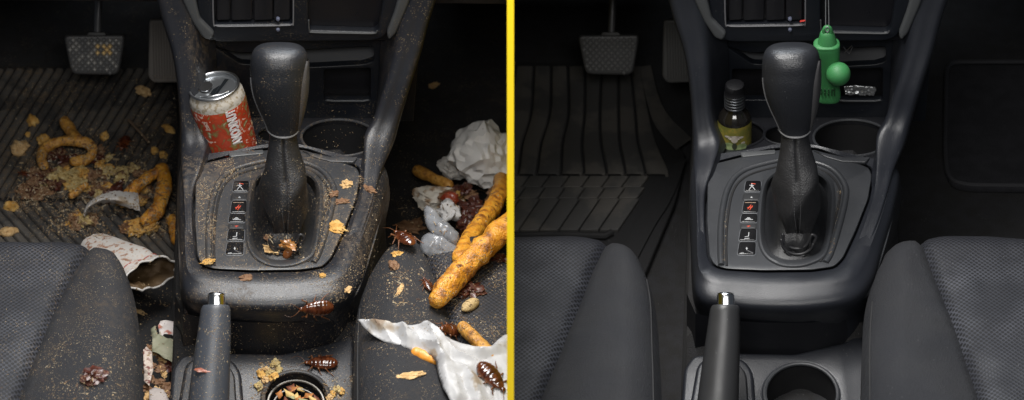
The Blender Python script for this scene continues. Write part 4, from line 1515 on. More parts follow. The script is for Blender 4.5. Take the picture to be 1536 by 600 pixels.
def build_can():
    a = math.radians(-11)
    ax = Vector((math.sin(a), 0.06, math.cos(a))).normalized()
    T = PY(321, 129, 11.2)
    ex = Vector((1, 0, 0))
    ex = (ex - ax * ex.dot(ax)).normalized()
    ey = ax.cross(ex)
    R = (PY(321 + 43, 160, 11.2) - PY(321, 160, 11.2)).length
    base = T - ax * .105
    t = thing('drink_can', 'red and cream drink can tilted in the left cup holder of the dirty car', 'can', base)

    def ring(d, r, n=48): return [T - ax * d + (ex * math.cos(2 * math.pi * i / n) + ey * math.sin(2 * math.pi * i / n)) * r for i in range(n)]
    red = patches('can_print', 105, [(0.0, (.50, .42, .30)), (.30, (.62, .58, .48)), (.36, (.20, .17, .06)), (.43, (.22, .09, .03)), (.46, (.34, .035, .012)), (.60, (.42, .055, .018)), (.625, (.62, .50, .42)), (.66, (.55, .42, .34)), (.68, (.30, .035, .015)), (.75, (.16, .13, .05))], .33, detail=6, coat=.3, dist=.6)
    loft([ring(.016, R * .985), ring(.018, R), ring(.03, R), ring(.06, R), ring(.10, R), ring(.104, R * .97), ring(.108, R * .8)], cap1=True).obj('body', red, t, smooth=40)
    band = patches('can_band', 260, [(0, (.36, .33, .28)), (.5, (.45, .42, .37)), (.62, (.26, .21, .14)), (.8, (.4, .35, .28))], .4, detail=7)
    loft(blend_rings([ring(.0162, R * .99), ring(.010, R * .965), ring(.005, R * .90), ring(.0015, R * .875)], 4)).obj('shoulder', band, t, smooth=60)
    al = mat('can_aluminium', (.62, .63, .64), .28, metal=1.0)
    rim = sweep(ring(0, R * .865) + ring(0, R * .865)[:1], .0014, 8, cap=False, nrm=ax).obj('rim', al, t, smooth=60)
    lid = loft([ring(.0005, R * .85), ring(.0045, R * .80), ring(.0045, R * .75), ring(.0035, R * .72), ring(.0037, R * .3)], cap1=True).obj('lid', mat('can_lid', (.42, .44, .46), .3, metal=.9), t, smooth=40)

    def L(x, y, h): return T - ax * (.0035 - h) + ex * x * R + ey * y * R
    g = G()
    g.add([L(-.02, -.42, .0006), L(.06, -.46, .0006), L(.50, .44, .0006), L(.36, .50, .0006)], [(0, 1, 2, 3)])
    g.add([L(-.05, -.05, .0007), L(-.16, -.30, .0007), L(-.02, -.42, .0007), L(.2, .15, .0007)], [(0, 1, 2, 3)])
    g.obj('opening', mat('can_hole', (.006, .008, .01), .4), lid, smooth=0)
    g = G()
    sweep([L(-.50, -.38, .0010), L(-.2, -.52, .0014), L(.25, -.46, .0012), L(.5, -.3, .001)], .0008, 6, g)
    vs, f = lump_geo(Vector((0, 0, 0)), 1, 1, 1, 2, .1)
    tb = [L(-.30 + .24 * math.cos(i * .5236), .10 + .30 * math.sin(i * .5236), .0016) for i in range(12)]
    tb2 = [p + ax * .0012 for p in tb]
    loft([tb, tb2], g, cap1=True)
    g.obj('pull_tab', al, lid)
    # vertical lettering wrapped on the can
    vs, f = text_geo('AMODINUT', .0080, .0002, .0004)
    out = []
    for q in vs:
        d = .0375 - q.x
        an = -1.57 + .50 - q.y * 1.75 / R          # facing the camera, a bit to the right
        out.append(T - ax * d + (ex * math.cos(an) + ey * math.sin(an)) * (R + .0004 + q.z))
    g = G()
    g.add(out, f)
    g.obj('lettering', mat('can_lettering', (.62, .60, .60), .4), t, smooth=0)


def build_bottle():
    y = 11.2
    pl = upright(y)
    base = pl.P(334, 224)
    t = thing('glass_bottle', 'small dark glass bottle with ribbed cap and green label in the left cup holder', 'bottle', base)
    gl = mat('black_glass', (.008, .007, .006), .08, coat=.5)
    up5 = lambda q: [(x[0] + 5,) + x[1:] for x in q]
    K = [(154, 322, 346, 1), (158, 319, 349, 1), (163, 314, 354, 1), (168, 310, 358, 1), (174, 308.5, 359.5, 1), (182, 308.5, 359.5, 1), (205, 309, 359, 1), (218, 310, 358, 1), (222, 314, 354, 1)]
    px_loft(pl, prof(up5(K), 4), 40, power=2).obj('body', gl, t, smooth=60)
    K = [(121, 322, 346, 1), (122, 320, 348, 1), (128, 319, 349, 1), (134, 318.5, 349.5, 1), (134.5, 317.8, 350, 1)]
    cap = px_loft(pl, up5(K), 36, power=2).obj('cap', mat('bottle_cap', (.003, .003, .004), .6, spec=.2), t, smooth=50)
    g = G()
    for i in range(5):
        v = 141 + i * 4.2
        px_loft(pl, [(v - 1.6, 319.5, 348.5, 1), (v - .6, 318, 350, 1), (v + .6, 318, 350, 1), (v + 1.6, 319.5, 348.5, 1)], 36, power=2, g=g)
    g.obj('cap_ribs', mat('cap_rib_metal', (.11, .115, .125), .3, metal=.8), cap, smooth=60)
    px_loft(pl, [(136, 320.5, 347.5, 1), (160, 320.5, 347.5, 1)], 30, power=2).obj('neck', gl, t)
    lab = patches('label_print', 110, [(0, (.07, .10, .02)), (.45, (.16, .15, .03)), (.55, (.25, .20, .035)), (.7, (.12, .16, .03))], .45, detail=4)
    arc = (math.radians(8), math.radians(172))
    px_loft(pl, [(177, 308.5, 359.5, 1), (177.5, 308.5, 359.5, 1), (200, 308.8, 359.2, 1), (220, 309.3, 358.6, 1)], 30, power=2, arc=arc, push=.0003).obj('label', lab, t)
    lo = t.children[-1]

    def onb(du, dv, r=.0006):
        x = du / 25.3
        c = pl.P(334, dv + 4)
        hx = (pl.P(334 + 25.3, dv) - c).length + r
        return c + pl.ex * x * hx + pl.n * math.sqrt(max(0, 1 - x * x)) * hx
    g = G()
    for cx, cy, rx, ry, mi in ((0, 187, 10, 3.2, 0), (0, 189, 5, 5.5, 0), (-10, 186, 4, 1.6, 0), (9, 187, 4, 1.6, 0), (-7, 200, 8, 6, 1), (9, 202, 8, 6, 1), (2, 207, 8, 4, 1), (0, 199, 3.4, 5, 2), (12, 196, 3, 2, 0)):
        pts = [onb(cx + rx * math.cos(i * .45), cy + ry * math.sin(i * .45), .0007 + .0002 * mi) for i in range(14)]
        c = sum(pts, Vector()) / 14
        g.add([c + pl.n * .0003] + pts, [(0, i + 1, (i + 1) % 14 + 1) for i in range(14)], mi)
    g.obj('label_picture', [patches('label_cream', 200, [(0, (.25, .2, .15)), (.6, (.42, .38, .33))], .5), patches('label_leaf', 200, [(0, (.10, .16, .05)), (.6, (.24, .30, .14))], .5), mat('label_dark', (.03, .035, .02), .5)], lo, smooth=0)


def build_freshener():
    pl = upright(8.0)
    gm = patches('green_rubber', 40, [(0, (.030, .155, .050)), (.5, (.036, .185, .058)), (1, (.045, .21, .07))], .55, bump=.12, sss=.1, bscale=1200)
    t = thing('air_freshener', 'green rubber figure-shaped air freshener hanging on a thin cord beside the gear knob', 'air freshener', pl.P(475, 146))
    K = [(60, 464, 482, 1), (61, 463, 484, 1), (66, 461, 486, 1), (69, 460, 487, 1)]
    K1 = [(47, 464, 481, .8), (50, 462, 483, .85), (58, 460, 486, .9), (66, 457.5, 488, .9)]
    K2 = [(63.5, 458, 487, .9), (65, 453, 491, .85), (68, 452, 492, .8), (74, 452, 492, .8), (100, 455, 491, .75), (125, 456.5, 491, .75), (134, 457, 492, .75), (140, 456.5, 493, .75), (146, 456, 492.5, .75), (148.5, 457.5, 491, .75), (149.5, 461, 487, .7)]
    px_loft(pl, prof(K2, 3), 36, power=2.7).obj('body', gm, t, smooth=60)
    px_loft(pl, prof(K1, 3), 30, power=2.2).obj('shoulders', gm, t, smooth=60)
    ring = [pl.P(473 + 5.2 * math.cos(i * math.pi / 12), 46.5 - 6.5 * math.sin(i * math.pi / 12), .002) for i in range(-2, 15)]
    lug = sweep(ring, .0020, 10, round_end=True).obj('hanging_loop', gm, t, smooth=60)
    c = pl.P(489.5, 111, .014)
    r = (pl.P(489.5 + 18.5, 111, .014) - c).length
    sp = [[c + Vector((math.cos(a) * math.cos(b), math.sin(a) * math.cos(b), math.sin(b))) * r for a in [2 * math.pi * i / 32 for i in range(32)]] for b in [math.radians(d) for d in range(-84, 85, 12)]]
    loft(sp, cap0=True, cap1=True).obj('ball', gm, t, smooth=60)
    g = G()
    for du, top in ((463.5, 134), (469, 134.5), (474.5, 135)):
        for v0, v1 in ((top, top + 3.2), (top + 5, top + 9)):
            w_ = .8 if du < 465 else 1.1
            vs, f = slab_geo(pl, [[(du - w_, v0 - 9.5), (du + w_, v0 - 9.5), (du + w_, v1 - 9.5), (du - w_, v1 - 9.5)]], .002, .0001, .0104)
            g.add(vs, f)
    for x0, x1, v0, v1 in ((478.6, 480.6, 135.5, 144.5), (482.8, 484.6, 135.5, 144.5), (478.6, 484.6, 135, 137)):
        vs, f = slab_geo(pl, [[(x0, v0 - 9.5), (x1, v0 - 9.5), (x1, v1 - 9.5), (x0, v1 - 9.5)]], .002, .0001, .0102 if v1 < 138 else .0104)
        g.add(vs, f)
    g.obj('stamped_marks', mat('mark_green', (.008, .045, .013), .6), t, smooth=0)
    cord = mat('cord_silver', (.30, .31, .32), .4, metal=.4)
    g = G()
    sweep([pl.P(470.5, 42, .002), pl.P(470.5, 10, .001), pl.P(471, -60, 0)], .0005, 5, g)
    sweep([pl.P(475.5, 42, .002), pl.P(475, 10, .001), pl.P(473.5, -60, 0)], .0005, 5, g)
    sweep([pl.P(473 + 2.4 * math.cos(i * .5236), 44 + 4 * math.sin(i * .5236), .0035) for i in range(13)], .0006, 5, g)
    g.obj('cord', cord, t)


def build_clean_details():
    build_bottle()
    build_freshener()
    # foil card in the square pocket
    pl = DASH
    vs, fs_ = sheet_geo(pl, [(499, 133), (512, 131), (545, 134), (547, 138), (543, 146), (500, 145)], .0012, lambda p: crumple(p, 220, 2, .0012) - .004, jitter=.2)
    o = mesh_obj('foil_packet', vs, fs_, mat('foil', (.42, .43, .44), .3, metal=.75), None, loc=vs[0], smooth=25)
    md = o.modifiers.new('thickness', 'SOLIDIFY')
    md.thickness = .0015
    tag(o, 'small silver foil packet lying in the square dash pocket of the clean car', 'packet')
    # crossed wire clip at the pocket edge
    g = G()
    sweep(cr([DASH.P(497, 70, .004), DASH.P(505, 80, .004), DASH.P(508, 77, .004), DASH.P(511, 70, .004)], 4, False), .0005, 5, g)
    sweep([DASH.P(498, 80, .004), DASH.P(510, 68, .005)], .0004, 5, g)
    tag(g.obj('wire_clip', mat('wire_grey', (.16, .16, .17), .35, metal=.6), None, loc=DASH.P(505, 75)), 'tiny bent wire clip on the upper dash shelf beside the green air freshener', 'clip')
    # crumbs caught in the groove round the shifter panel
    g = []
    for pts, c in (([(319, 300), (323, 300), (320, 392), (315, 392)], 60), ([(488, 285), (494, 285), (490, 330), (482, 372), (476, 385), (474, 380), (485, 330)], 60)):
        g.append((pts, c, .6))
    scatter('groove_grit', 'pale brown grit caught in the groove around the shifter panel of the clean car', g, 91, smin=.0004, smax=.0010)


def build_litter():
    rnd = random.Random(12)
    build_can()
    FM, FP = m_fry(), m_fry2()
    gold = patches('crust_gold', 150, [(0, (.28, .12, .02)), (.42, (.48, .25, .05)), (.56, (.60, .36, .10)), (.8, (.68, .48, .20))], .7, bump=.6)
    # ---------- driver mat: snacks
    z = -20.6
    tube_thing('fried_snack_ring', [(66, 248, z), (62, 236, z), (68, 222, z), (88, 213, z + .6), (112, 211, z + .8), (132, 216, z + .6), (139, 227, z + .3), (131, 238, z), (112, 242, z + .2)], .0062, FP, 'golden curled fried snack looped on the floor mat, with a short stick behind it', 'snack', seed=2)
    tube_thing('fried_stick', [(98, 182, z), (106, 196, z + .2), (117, 212, z + .9)], .0066, FP, 'short golden fried stick pointing away behind the curled snack on the floor mat', 'snack', seed=3)
    tube_thing('bent_fried_snack', [(243, 254, z + 1.2), (247, 275, z + 1.1), (243, 300, z + .8), (232, 320, z + .4), (218, 331, z)], [.0078, .0085, .0085, .0083, .007], FM, 'thick bent yellow fried snack upright on the mat nearest the console', 'snack', seed=5)
    tube_thing('bent_fried_snack', [(238, 258, z + 1.2), (222, 266, z + .8), (205, 280, z + .3), (190, 293, z)], [.006, .0075, .008, .006], FM, 'wedge-shaped fried snack leaning left from the bent yellow one on the mat', 'snack', seed=6)
    tube_thing('fried_stick', [(128, 278, z), (116, 287, z), (108, 293, z)], .0045, FP, 'small thin fried stick in the middle of the crumb pile on the floor mat', 'snack', seed=7)
    tube_thing('fried_stick', [(258, 330, z), (262, 342, z), (266, 360, z)], .0070, FM, 'orange fried stick standing against the console side above the crushed cup', 'snack', seed=8)
    tube_thing('twig', [(193, 180, z), (206, 194, z + .2), (223, 213, z)], .0018, mat('twig_brown', (.12, .08, .05), .8), 'thin dry twig lying slanted on the ribbed mat right of the fried sticks', 'twig', seed=9, seg=7)
    for (u, v, w_, h, a, lb) in ((215, 140, 26, 11, -35, 'tan crust piece on the mat below the accelerator pedal'), (49, 184, 16, 18, 20, 'small round crust with a dark hole on the left of the mat'), (253, 196, 12, 17, 50, 'pale crust wedge on the mat beside the console side'),
                                 (30, 227, 26, 20, 10, 'square pale cracker piece at the left of the mat'), (66, 215, 20, 16, 0, 'pale crumb behind the curled snack'), (157, 207, 13, 12, 0, 'round cream crumb between the curled snack and the roach'),
                                 (232, 228, 12, 10, 0, 'small tan crumb right of the roach on the mat'), (245, 235, 12, 10, 40, 'knobbly tan crumb close to the console side'), (17, 314, 22, 14, -15, 'smooth tan nut at the lower left of the mat'),
                                 (12, 350, 30, 10, 15, 'torn crust strip just above the driver seat'), (42, 203, 8, 7, 0, 'tiny tan crumb above the square cracker')):
        lump('crust_piece', u, v, w_, h, lb, 'crumb', gold if w_ < 25 else m_crumb(), seed=u, ang=a, thick=.9, rough=.42, fs=1.7)
    # heap of chopped bits, each its own thing
    pile = patches('bit_cream', 160, [(0, (.22, .13, .04)), (.45, (.38, .27, .10)), (.6, (.50, .40, .19)), (.8, (.58, .48, .28))], .7, bump=.4)
    pile2 = patches('bit_brown', 160, [(0, (.08, .035, .015)), (.5, (.17, .085, .04)), (.8, (.28, .16, .08))], .65, bump=.4)
    pile3 = patches('bit_dark', 160, [(0, (.025, .007, .004)), (.5, (.06, .015, .009)), (.8, (.13, .035, .02))], .42, coat=.2)
    spots = []
    for (cx, cy, rx, ry, n, wts) in ((90, 265, 42, 22, 34, (4, 2, 1, 3)), (60, 285, 28, 9, 8, (0, 4, 1, 0)), (95, 240, 20, 9, 8, (0, 1, 5, 0)), (160, 280, 28, 24, 26, (2, 3, 3, 2)), (205, 300, 26, 18, 16, (1, 4, 2, 2)),
                                     (122, 338, 18, 12, 12, (2, 3, 0, 3)), (205, 348, 28, 8, 14, (2, 1, 0, 4)), (200, 262, 30, 12, 8, (3, 2, 0, 2)), (150, 235, 16, 16, 6, (1, 2, 1, 2))):
        for i in range(n):
            a, r = rnd.uniform(0, 6.28), math.sqrt(rnd.random())
            spots.append((cx + rx * r * math.cos(a), cy + ry * r * math.sin(a), rnd.choices((0, 1, 2, 3), wts)[0]))
    NM = ('pale cream chopped food bit in the pile on the floor mat', 'brown chopped food bit in the pile on the floor mat', 'dark red sticky food bit in the pile on the floor mat', 'golden crust bit in the pile on the floor mat')
    for i, (u, v, kk) in enumerate(spots):
        lump('food_bit', u, v, rnd.uniform(8, 21), rnd.uniform(6, 14), NM[kk], 'food bit', (pile, pile2, pile3, gold)[kk], seed=i + 40, group=('pale', 'brown', 'dark red', 'golden')[kk] + ' food bits in the pile on the mat', ang=rnd.uniform(0, 180), thick=rnd.uniform(.5, .9), rough=.9, lift=rnd.uniform(0, .006), fs=2.0)
    lump('dried_leaf_scrap', 50, 290, 44, 20, 'flat torn brown scrap at the lower left of the food pile', 'scrap', pile2, seed=4, thick=.18, rough=.8)
    # white slip of paper arching over the pile
    pl = flat(z)
    arc = [(126, 325), (128, 316), (137, 306), (152, 299), (170, 297), (190, 300), (208, 304)]
    ws = (2, 3, 4, 6, 9, 12, 14)
    hs = (0, .6, 1.4, 1.8, 1.6, 1.0, .5)
    rows = [[PZ(u - 1, v - w_, z + h), PZ(u, v - w_ * .3, z + h + .35), PZ(u + 1, v + w_ * .4, z + h + .3), PZ(u + 2, v + w_, z + h * .5)] for (u, v), w_, h in zip(arc, ws, hs)]
    rows = [cr(r, 3, False) for r in rows]
    rows = blend_rings(rows, 6)
    for i, r in enumerate(rows):
        for j, p in enumerate(r): p += Vector((0, 0, crumple((i * .01, j * .01), 60, 3, .0014)))
    g = loft(rows, closed=False)
    o = g.obj('paper_slip', m_paper(), None, loc=rows[0][0], smooth=40)
    tag(o, 'torn white paper slip arching over the food pile on the floor mat', 'paper')
    # ---------- crushed printed cup beside the driver bolster
    build_cup()
    # ---------- gap between driver seat and console
    pg = flat(-12)
    green = patches('sage_paper', 60, [(0, (.16, .17, .11)), (.5, (.22, .22, .15)), (.7, (.28, .27, .2))], .7)
    pr = patches('print_paper', 90, [(0, (.5, .48, .46)), (.55, (.55, .5, .48)), (.62, (.4, .12, .08)), (.7, (.2, .15, .14))], .6)
    box = [pg.P(u, v) for u, v in ((238, 489), (266, 482), (263, 520), (240, 516))]
    paper_sheet('paper_scrap', pg, [(237, 488), (241, 483), (264, 482), (266, 486), (264, 512), (258, 504), (246, 503), (241, 512)], 'printed white paper scrap poking up in the gap beside the handbrake', 'paper', pr, lambda p: crumple(p, 60, 4, .002), .0025)
    paper_sheet('paper_scrap', pg, [(226, 496), (233, 494), (236, 508), (262, 517), (264, 525), (259, 551), (240, 540), (228, 534), (229, 515)], 'folded sage green paper scrap in the gap between driver seat and console', 'paper', green, lambda p: crumple(p, 45, 5, .003) + .004, .0025)
    paper_sheet('paper_scrap', pg, [(215, 530), (220, 524), (228, 530), (230, 560), (224, 585), (216, 575)], 'speckled cream paper scrap against the driver bolster in the gap', 'paper', patches('speckle_paper', 160, [(0, (.45, .38, .32)), (.5, (.5, .42, .36)), (.6, (.15, .05, .04))], .6), lambda p: crumple(p, 70, 6, .003) + .002, .0025)
    paper_sheet('paper_scrap', pg, [(224, 590), (232, 584), (246, 590), (254, 604), (250, 625), (224, 625)], 'grey cardboard scrap at the bottom of the gap beside the driver bolster', 'paper', patches('grey_card', 160, [(0, (.28, .24, .22)), (.5, (.36, .32, .3))], .7), lambda p: crumple(p, 50, 7, .002) + .003, .0025)
    g = G()
    A = [pg.P(u, v, -.006) for u, v in ((206, 470), (274, 470), (274, 640), (206, 640))]
    for i in range(34):
        u, v = rnd.uniform(218, 262), rnd.uniform(522, 600)
        lump('gap_scrap', u, v, rnd.uniform(7, 16), rnd.uniform(6, 12), 'small brown litter scrap in the gap between driver seat and console', 'food bit', rnd.choice((pile2, pile3, m_crumb(), pile2)), seed=i + 300, group='brown litter scraps in the seat gap', P=PZ(u, v, -12.6), thick=.6, rough=.9)
    # ---------- passenger side heap
    zf = -20
    paper_ball('crumpled_paper', 724, 230, 112, 112, zf + 3.4, 'large crumpled white paper ball at the back of the passenger heap', 'paper', patches('paper_white', 40, [(0, (.68, .665, .645)), (.60, (.74, .73, .71)), (.70, (.42, .34, .26))], .55), seed=3, amp=.22, squash=.9)
    paper_ball('crumpled_paper', 655, 297, 74, 50, zf + 1.6, 'small stained crumpled wrapper in front of the big paper ball', 'paper', patches('wrapper_stained', 60, [(0, (.50, .46, .39)), (.45, (.58, .54, .47)), (.55, (.30, .20, .12)), (.64, (.14, .08, .04))], .6, detail=6), seed=8, amp=.24, squash=.7)
    paper_ball('crumpled_paper', 682, 250, 50, 50, zf + 1.0, 'grey-white paper wad tucked under the left of the big paper ball', 'paper', patches('paper_grey', 50, [(0, (.4, .38, .36)), (.5, (.5, .48, .45))], .6), seed=11, amp=.3)
    tube_thing('fried_stick', [(626, 257, zf), (645, 265, zf + .4), (672, 278, zf + .8)], .0068, FP, 'pale fried stick poking out behind the stained wrapper in the passenger footwell', 'snack', seed=21)
    tube_thing('fried_stick', [(752, 270, zf + 4), (749, 290, -12), (738, 312, -8), (716, 342, -3), (700, 366, .6), (690, 386, 2.6)], [.0085, .0092, .0095, .0092, .0090, .0080], FM, 'long curved brown-flecked fried stick rising behind the thick one', 'snack', seed=22)
    tube_thing('fried_stick', [(657, 448, 2.9), (668, 432, 3.1), (690, 409, 3.4), (720, 378, 3.8), (750, 350, 4.2), (785, 318, 4.6)], [.0098, .0114, .0112, .0116, .0122, .012], FM, 'thickest long golden fried stick lying across the passenger seat', 'snack', seed=23, seg=20)
    tube_thing('fried_stick', [(695, 491, 2.1), (708, 505, 2.0), (724, 521, 1.9), (738, 534, 1.8)], [.0062, .0070, .0072, .007], FP, 'short pale yellow fried stick half under the white paper sheet', 'snack', seed=24)
    tube_thing('orange_peel', [(624, 530, 1.9), (636, 534, 1.9), (652, 540, 1.9)], .0055, patches('orange_bright', 90, [(0, (.6, .2, .02)), (.6, (.72, .30, .04))], .4), 'bright orange scrap peeking from under the white paper sheet', 'scrap', seed=25)
    lump('seed_pod', 705, 461, 34, 13, 'tan oval seed pod on the passenger seat below the thick fried stick', 'pod', patches('pod_tan', 200, [(0, (.30, .20, .08)), (.6, (.52, .38, .18))], .6, bump=.5), seed=3, thick=.9, rough=.12, ang=42)
    # mixed bits in the heap
    NM2 = ('dark red sticky scrap in the passenger footwell heap', 'brown scrap in the passenger footwell heap', 'golden crust scrap in the passenger footwell heap')
    for i in range(44):
        u, v = rnd.uniform(664, 766), rnd.uniform(284, 350)
        if u < 690 and v > 318: u += 30
        kk = rnd.choices((0, 1, 2), (4, 4, 2))[0]
        lump('heap_scrap', u, v, rnd.uniform(12, 30), rnd.uniform(8, 18), NM2[kk], 'food bit', (pile3, pile2, gold)[kk], seed=i + 500, group=('dark red', 'brown', 'golden')[kk] + ' scraps in the passenger heap', P=PZ(u, v, zf + rnd.uniform(0, 3)), thick=.6, rough=.9, ang=rnd.uniform(0, 180))
    lump('food_lump', 676, 301, 26, 17, 'bright red food lump on the stained wrapper', 'food bit', patches('tomato_red', 180, [(0, (.10, .02, .01)), (.5, (.22, .03, .012)), (.7, (.30, .07, .02))], .4, coat=.2), seed=5, P=PZ(676, 302, zf + 3.2), thick=.8, rough=.3)
    lump('tissue_wad', 674, 320, 34, 24, 'small bright white tissue wad beside the clear plastic', 'tissue', mat('tissue_white', (.58, .57, .56), .7), seed=15, P=PZ(674, 322, zf + 3.4), thick=.8, rough=.6, sub=3)
    for i, (u, v, w_, h) in enumerate(((612, 346, 40, 16), (624, 338, 20, 14), (708, 436, 26, 22), (694, 440, 22, 18), (745, 388, 34, 14), (735, 384, 20, 10), (690, 355, 16, 12))):
        lump('meat_scrap', u, v, w_, h, ('brown meat scrap at the seat edge behind the roach', 'small brown meat scrap at the seat edge', 'dark red meat scrap just below the thick fried stick', 'smaller dark red scrap under the thick fried stick', 'dark meat shred at the right edge of the passenger seat', 'thin dark shred at the right of the passenger seat', 'dark scrap beside the clear plastic')[i], 'scrap', pile3 if i > 1 else pile2, seed=i + 60, thick=.5, rough=.9, ang=i * 40)
    # clear plastic: two lobes
    cp = mat('clear_plastic', (.26, .27, .29), .28, alpha=.55, coat=.4)
    t = thing('plastic_film', 'crumpled translucent grey plastic film at the front corner of the passenger seat', 'plastic', PZ(658, 360, 2))
    for out, sd in (([(636, 313), (644, 311), (660, 324), (676, 340), (688, 352), (684, 366), (668, 362), (648, 352), (638, 336)], 4), ([(630, 366), (636, 354), (652, 348), (668, 350), (684, 356), (690, 372), (684, 386), (664, 389), (644, 386), (632, 378)], 9)):
        pz = flat(4.5 if sd == 4 else 3.6, .25)
        pol = [pz.p2(*p) for p in cr(out, 3)]
        vs, fs_ = sheet_geo(pz, [tuple(p) for p in pol], .0022, lambda p: .010 * min(1, dist_poly(p, pol) / .012) ** .6 + crumple(p, 70, sd, .0022), jitter=.2, px=False)
        o = mesh_obj('film_lobe', vs, fs_, cp, t, smooth=35)
        md = o.modifiers.new('thickness', 'SOLIDIFY')
        md.thickness = .0003
    # big white paper sheet across the seat
    pl = flat(2.7, .04, -8)
    out = [(537, 480), (548, 481), (575, 485), (606, 489), (637, 489), (655, 498), (672, 506), (690, 518), (712, 522), (736, 521), (748, 510), (757, 502), (790, 498), (790, 640), (690, 640), (677, 608), (664, 588), (657, 566), (653, 549), (646, 538), (622, 528), (596, 521), (575, 513), (556, 500), (543, 489)]
    pol = [pl.p2(*p) for p in out]
    rl = [[pl.p2(*p) for p in q] for q in (((560, 486), (600, 500), (650, 530)), ((637, 489), (655, 530), (672, 600)), ((640, 495), (690, 540), (740, 560)), ((600, 490), (612, 522)), ((690, 518), (720, 530), (790, 520)), ((680, 560), (690, 600)), ((650, 545), (700, 560), (720, 600)), ((545, 484), (575, 500), (590, 518)))]

    rc = random.Random(8)
    cl = []
    for i in range(34):
        a, b = pl.p2(rc.uniform(540, 780), rc.uniform(478, 600)), pl.p2(rc.uniform(560, 780), rc.uniform(478, 600))
        a, b = a, a + (b - a).normalized() * rc.uniform(.015, .06)
        cl.append((a, b, rc.uniform(.003, .008), rc.uniform(-.0016, .0026)))

    def hp(p):
        h = crumple((p.x + p.y * .4, p.y * .6 - p.x * .2), 30, 2, .0032) + noise.noise(Vector((p.x * 130, p.y * 60, 4))) * .0007
        for i, q in enumerate(rl):
            d = dist_poly(p, q, False)
            h += (.0075, .012, .008, .006, .008, .006, .008, .006)[i] * max(0, 1 - d / (.009, .012, .009, .006, .009, .007, .009, .007)[i])
        for a, b, w_, q in cl:
            h += q * max(0, 1 - dist_poly(p, [a, b], False) / w_)
        e = dist_poly(p, pol)
        return h * min(1, .35 + e / .012)
    paper_sheet('paper_sheet', pl, out, 'large creased white paper sheet spread over the front of the passenger seat', 'paper', patches('paper_sheet_white', 30, [(0, (.36, .355, .36)), (.52, (.43, .43, .435)), (.58, (.45, .45, .455)), (.63, (.34, .29, .23)), (.72, (.24, .15, .09))], .5, detail=7), hp, .0020, smooth=30)
    # ---------- larger flakes
    fl = [(505, 341, 20, 20, 'big golden cornflake on the right of the shifter panel of the dirty car', gold, 30, .25), (510, 360, 9, 14, 'broken tip fallen below the big golden cornflake', gold, 100, .3), (613, 564, 13, 30, 'curled orange-brown flake on the passenger bolster under the paper', m_crumb(), 100, .3),
          (522, 434, 13, 7, 'pale grain husk on the lower right of the console nose', m_crumb(), 60, .4), (484, 414, 9, 6, 'round orange crumb below the shifter panel', gold, 0, .5), (312, 393, 20, 8, 'golden flake at the lower left corner of the shifter panel', gold, 20, .35),
          (590, 400, 14, 12, 'round brown crumb on the passenger bolster near its front corner', pile2, 0, .7), (141, 566, 34, 22, 'dark brown crumb clump on the driver bolster', pile3, 10, .5), (370, 417, 18, 10, 'brown torn scrap at the middle of the console nose', pile2, 0, .3),
          (600, 434, 26, 5, 'faint straw flake on the passenger bolster', m_crumb(), 70, .3), (208, 468, 7, 16, 'small pale twig end on the edge of the driver bolster', m_crumb(), 60, .5), (651, 129, 16, 7, 'lone tan crumb far back in the dark passenger footwell', m_crumb(), 40, .6), (595, 381, 14, 8, 'small yellow flake at the front corner of the passenger bolster', gold, 10, .3),
          (512, 303, 20, 8, 'reddish brown scrap at the upper right of the shifter panel', pile2, 10, .4), (520, 277, 16, 10, 'amber scrap near the top right corner of the shifter panel', m_crumb(), 0, .5), (500, 292, 14, 8, 'rust coloured scrap on the ridge of the shifter panel', pile2, 35, .4), (555, 285, 22, 7, 'dark brown husk on the right flank of the console', pile2, -45, .5),
          (303, 556, 20, 6, 'red-brown husk stuck on the handbrake grip', patches('husk_red', 200, [(0, (.12, .03, .015)), (.6, (.28, .08, .04))], .4), -8, .4),
          (432, 370, 15, 19, 'amber shell scrap in the fold of the gear boot', patches('shell_amber', 200, [(0, (.12, .04, .01)), (.6, (.40, .17, .04))], .35, coat=.4), 50, .8), (408, 376, 22, 9, 'curled tan leaf bit left of the gear boot fold', m_crumb(), -30, .5), (402, 358, 10, 10, 'small brown crumb at the left of the gear boot', pile2, 0, .5)]
    for i, (u, v, w_, h, lb, m, a, th) in enumerate(fl):
        lump('flake', u, v, w_, h, lb, 'flake', m, seed=i + 80, ang=a, thick=th, rough=.8, fs=2.4)
    # leaves in the rear cup holder
    lc = [patches('leaf_rust', 120, [(0, (.22, .07, .02)), (.6, (.45, .18, .05))], .6), patches('leaf_gold', 120, [(0, (.40, .25, .07)), (.6, (.60, .42, .16))], .6), patches('leaf_olive', 120, [(0, (.22, .22, .10)), (.6, (.34, .33, .18))], .6), patches('leaf_dark', 120, [(0, (.08, .03, .02)), (.6, (.18, .06, .03))], .6)]
    ln = ('rust', 'golden', 'olive', 'dark brown')
    for i in range(26):
        a, r = rnd.uniform(0, 6.28), 34 * math.sqrt(rnd.random())
        u, v = 444 + r * math.cos(a), 606 + r * .7 * math.sin(a)
        s = rnd.uniform(7, 13)
        an = rnd.uniform(0, 3)
        pts = [(u + s * rr * math.cos(an + t_), v + s * .7 * rr * math.sin(an + t_)) for t_, rr in ((0, 1.2), (.9, .5), (1.7, .7), (2.6, .5), (3.3, 1.1), (4.3, .5), (5.2, .6))]
        pz = Plane(PZ(u, v, -9.0 - rnd.uniform(0, .8)), (1, rnd.uniform(-.3, .3), rnd.uniform(-.3, .3)), (0, 1, rnd.uniform(-.2, .6)))
        kk = i % 4
        vs, fs_ = sheet_geo(pz, pts, .003, lambda p: crumple(p, 120, i, .0012), jitter=.2)
        o = mesh_obj('leaf_scrap', vs, fs_, lc[kk], None, loc=vs[0], smooth=25)
        md = o.modifiers.new('thickness', 'SOLIDIFY')
        md.thickness = .0005
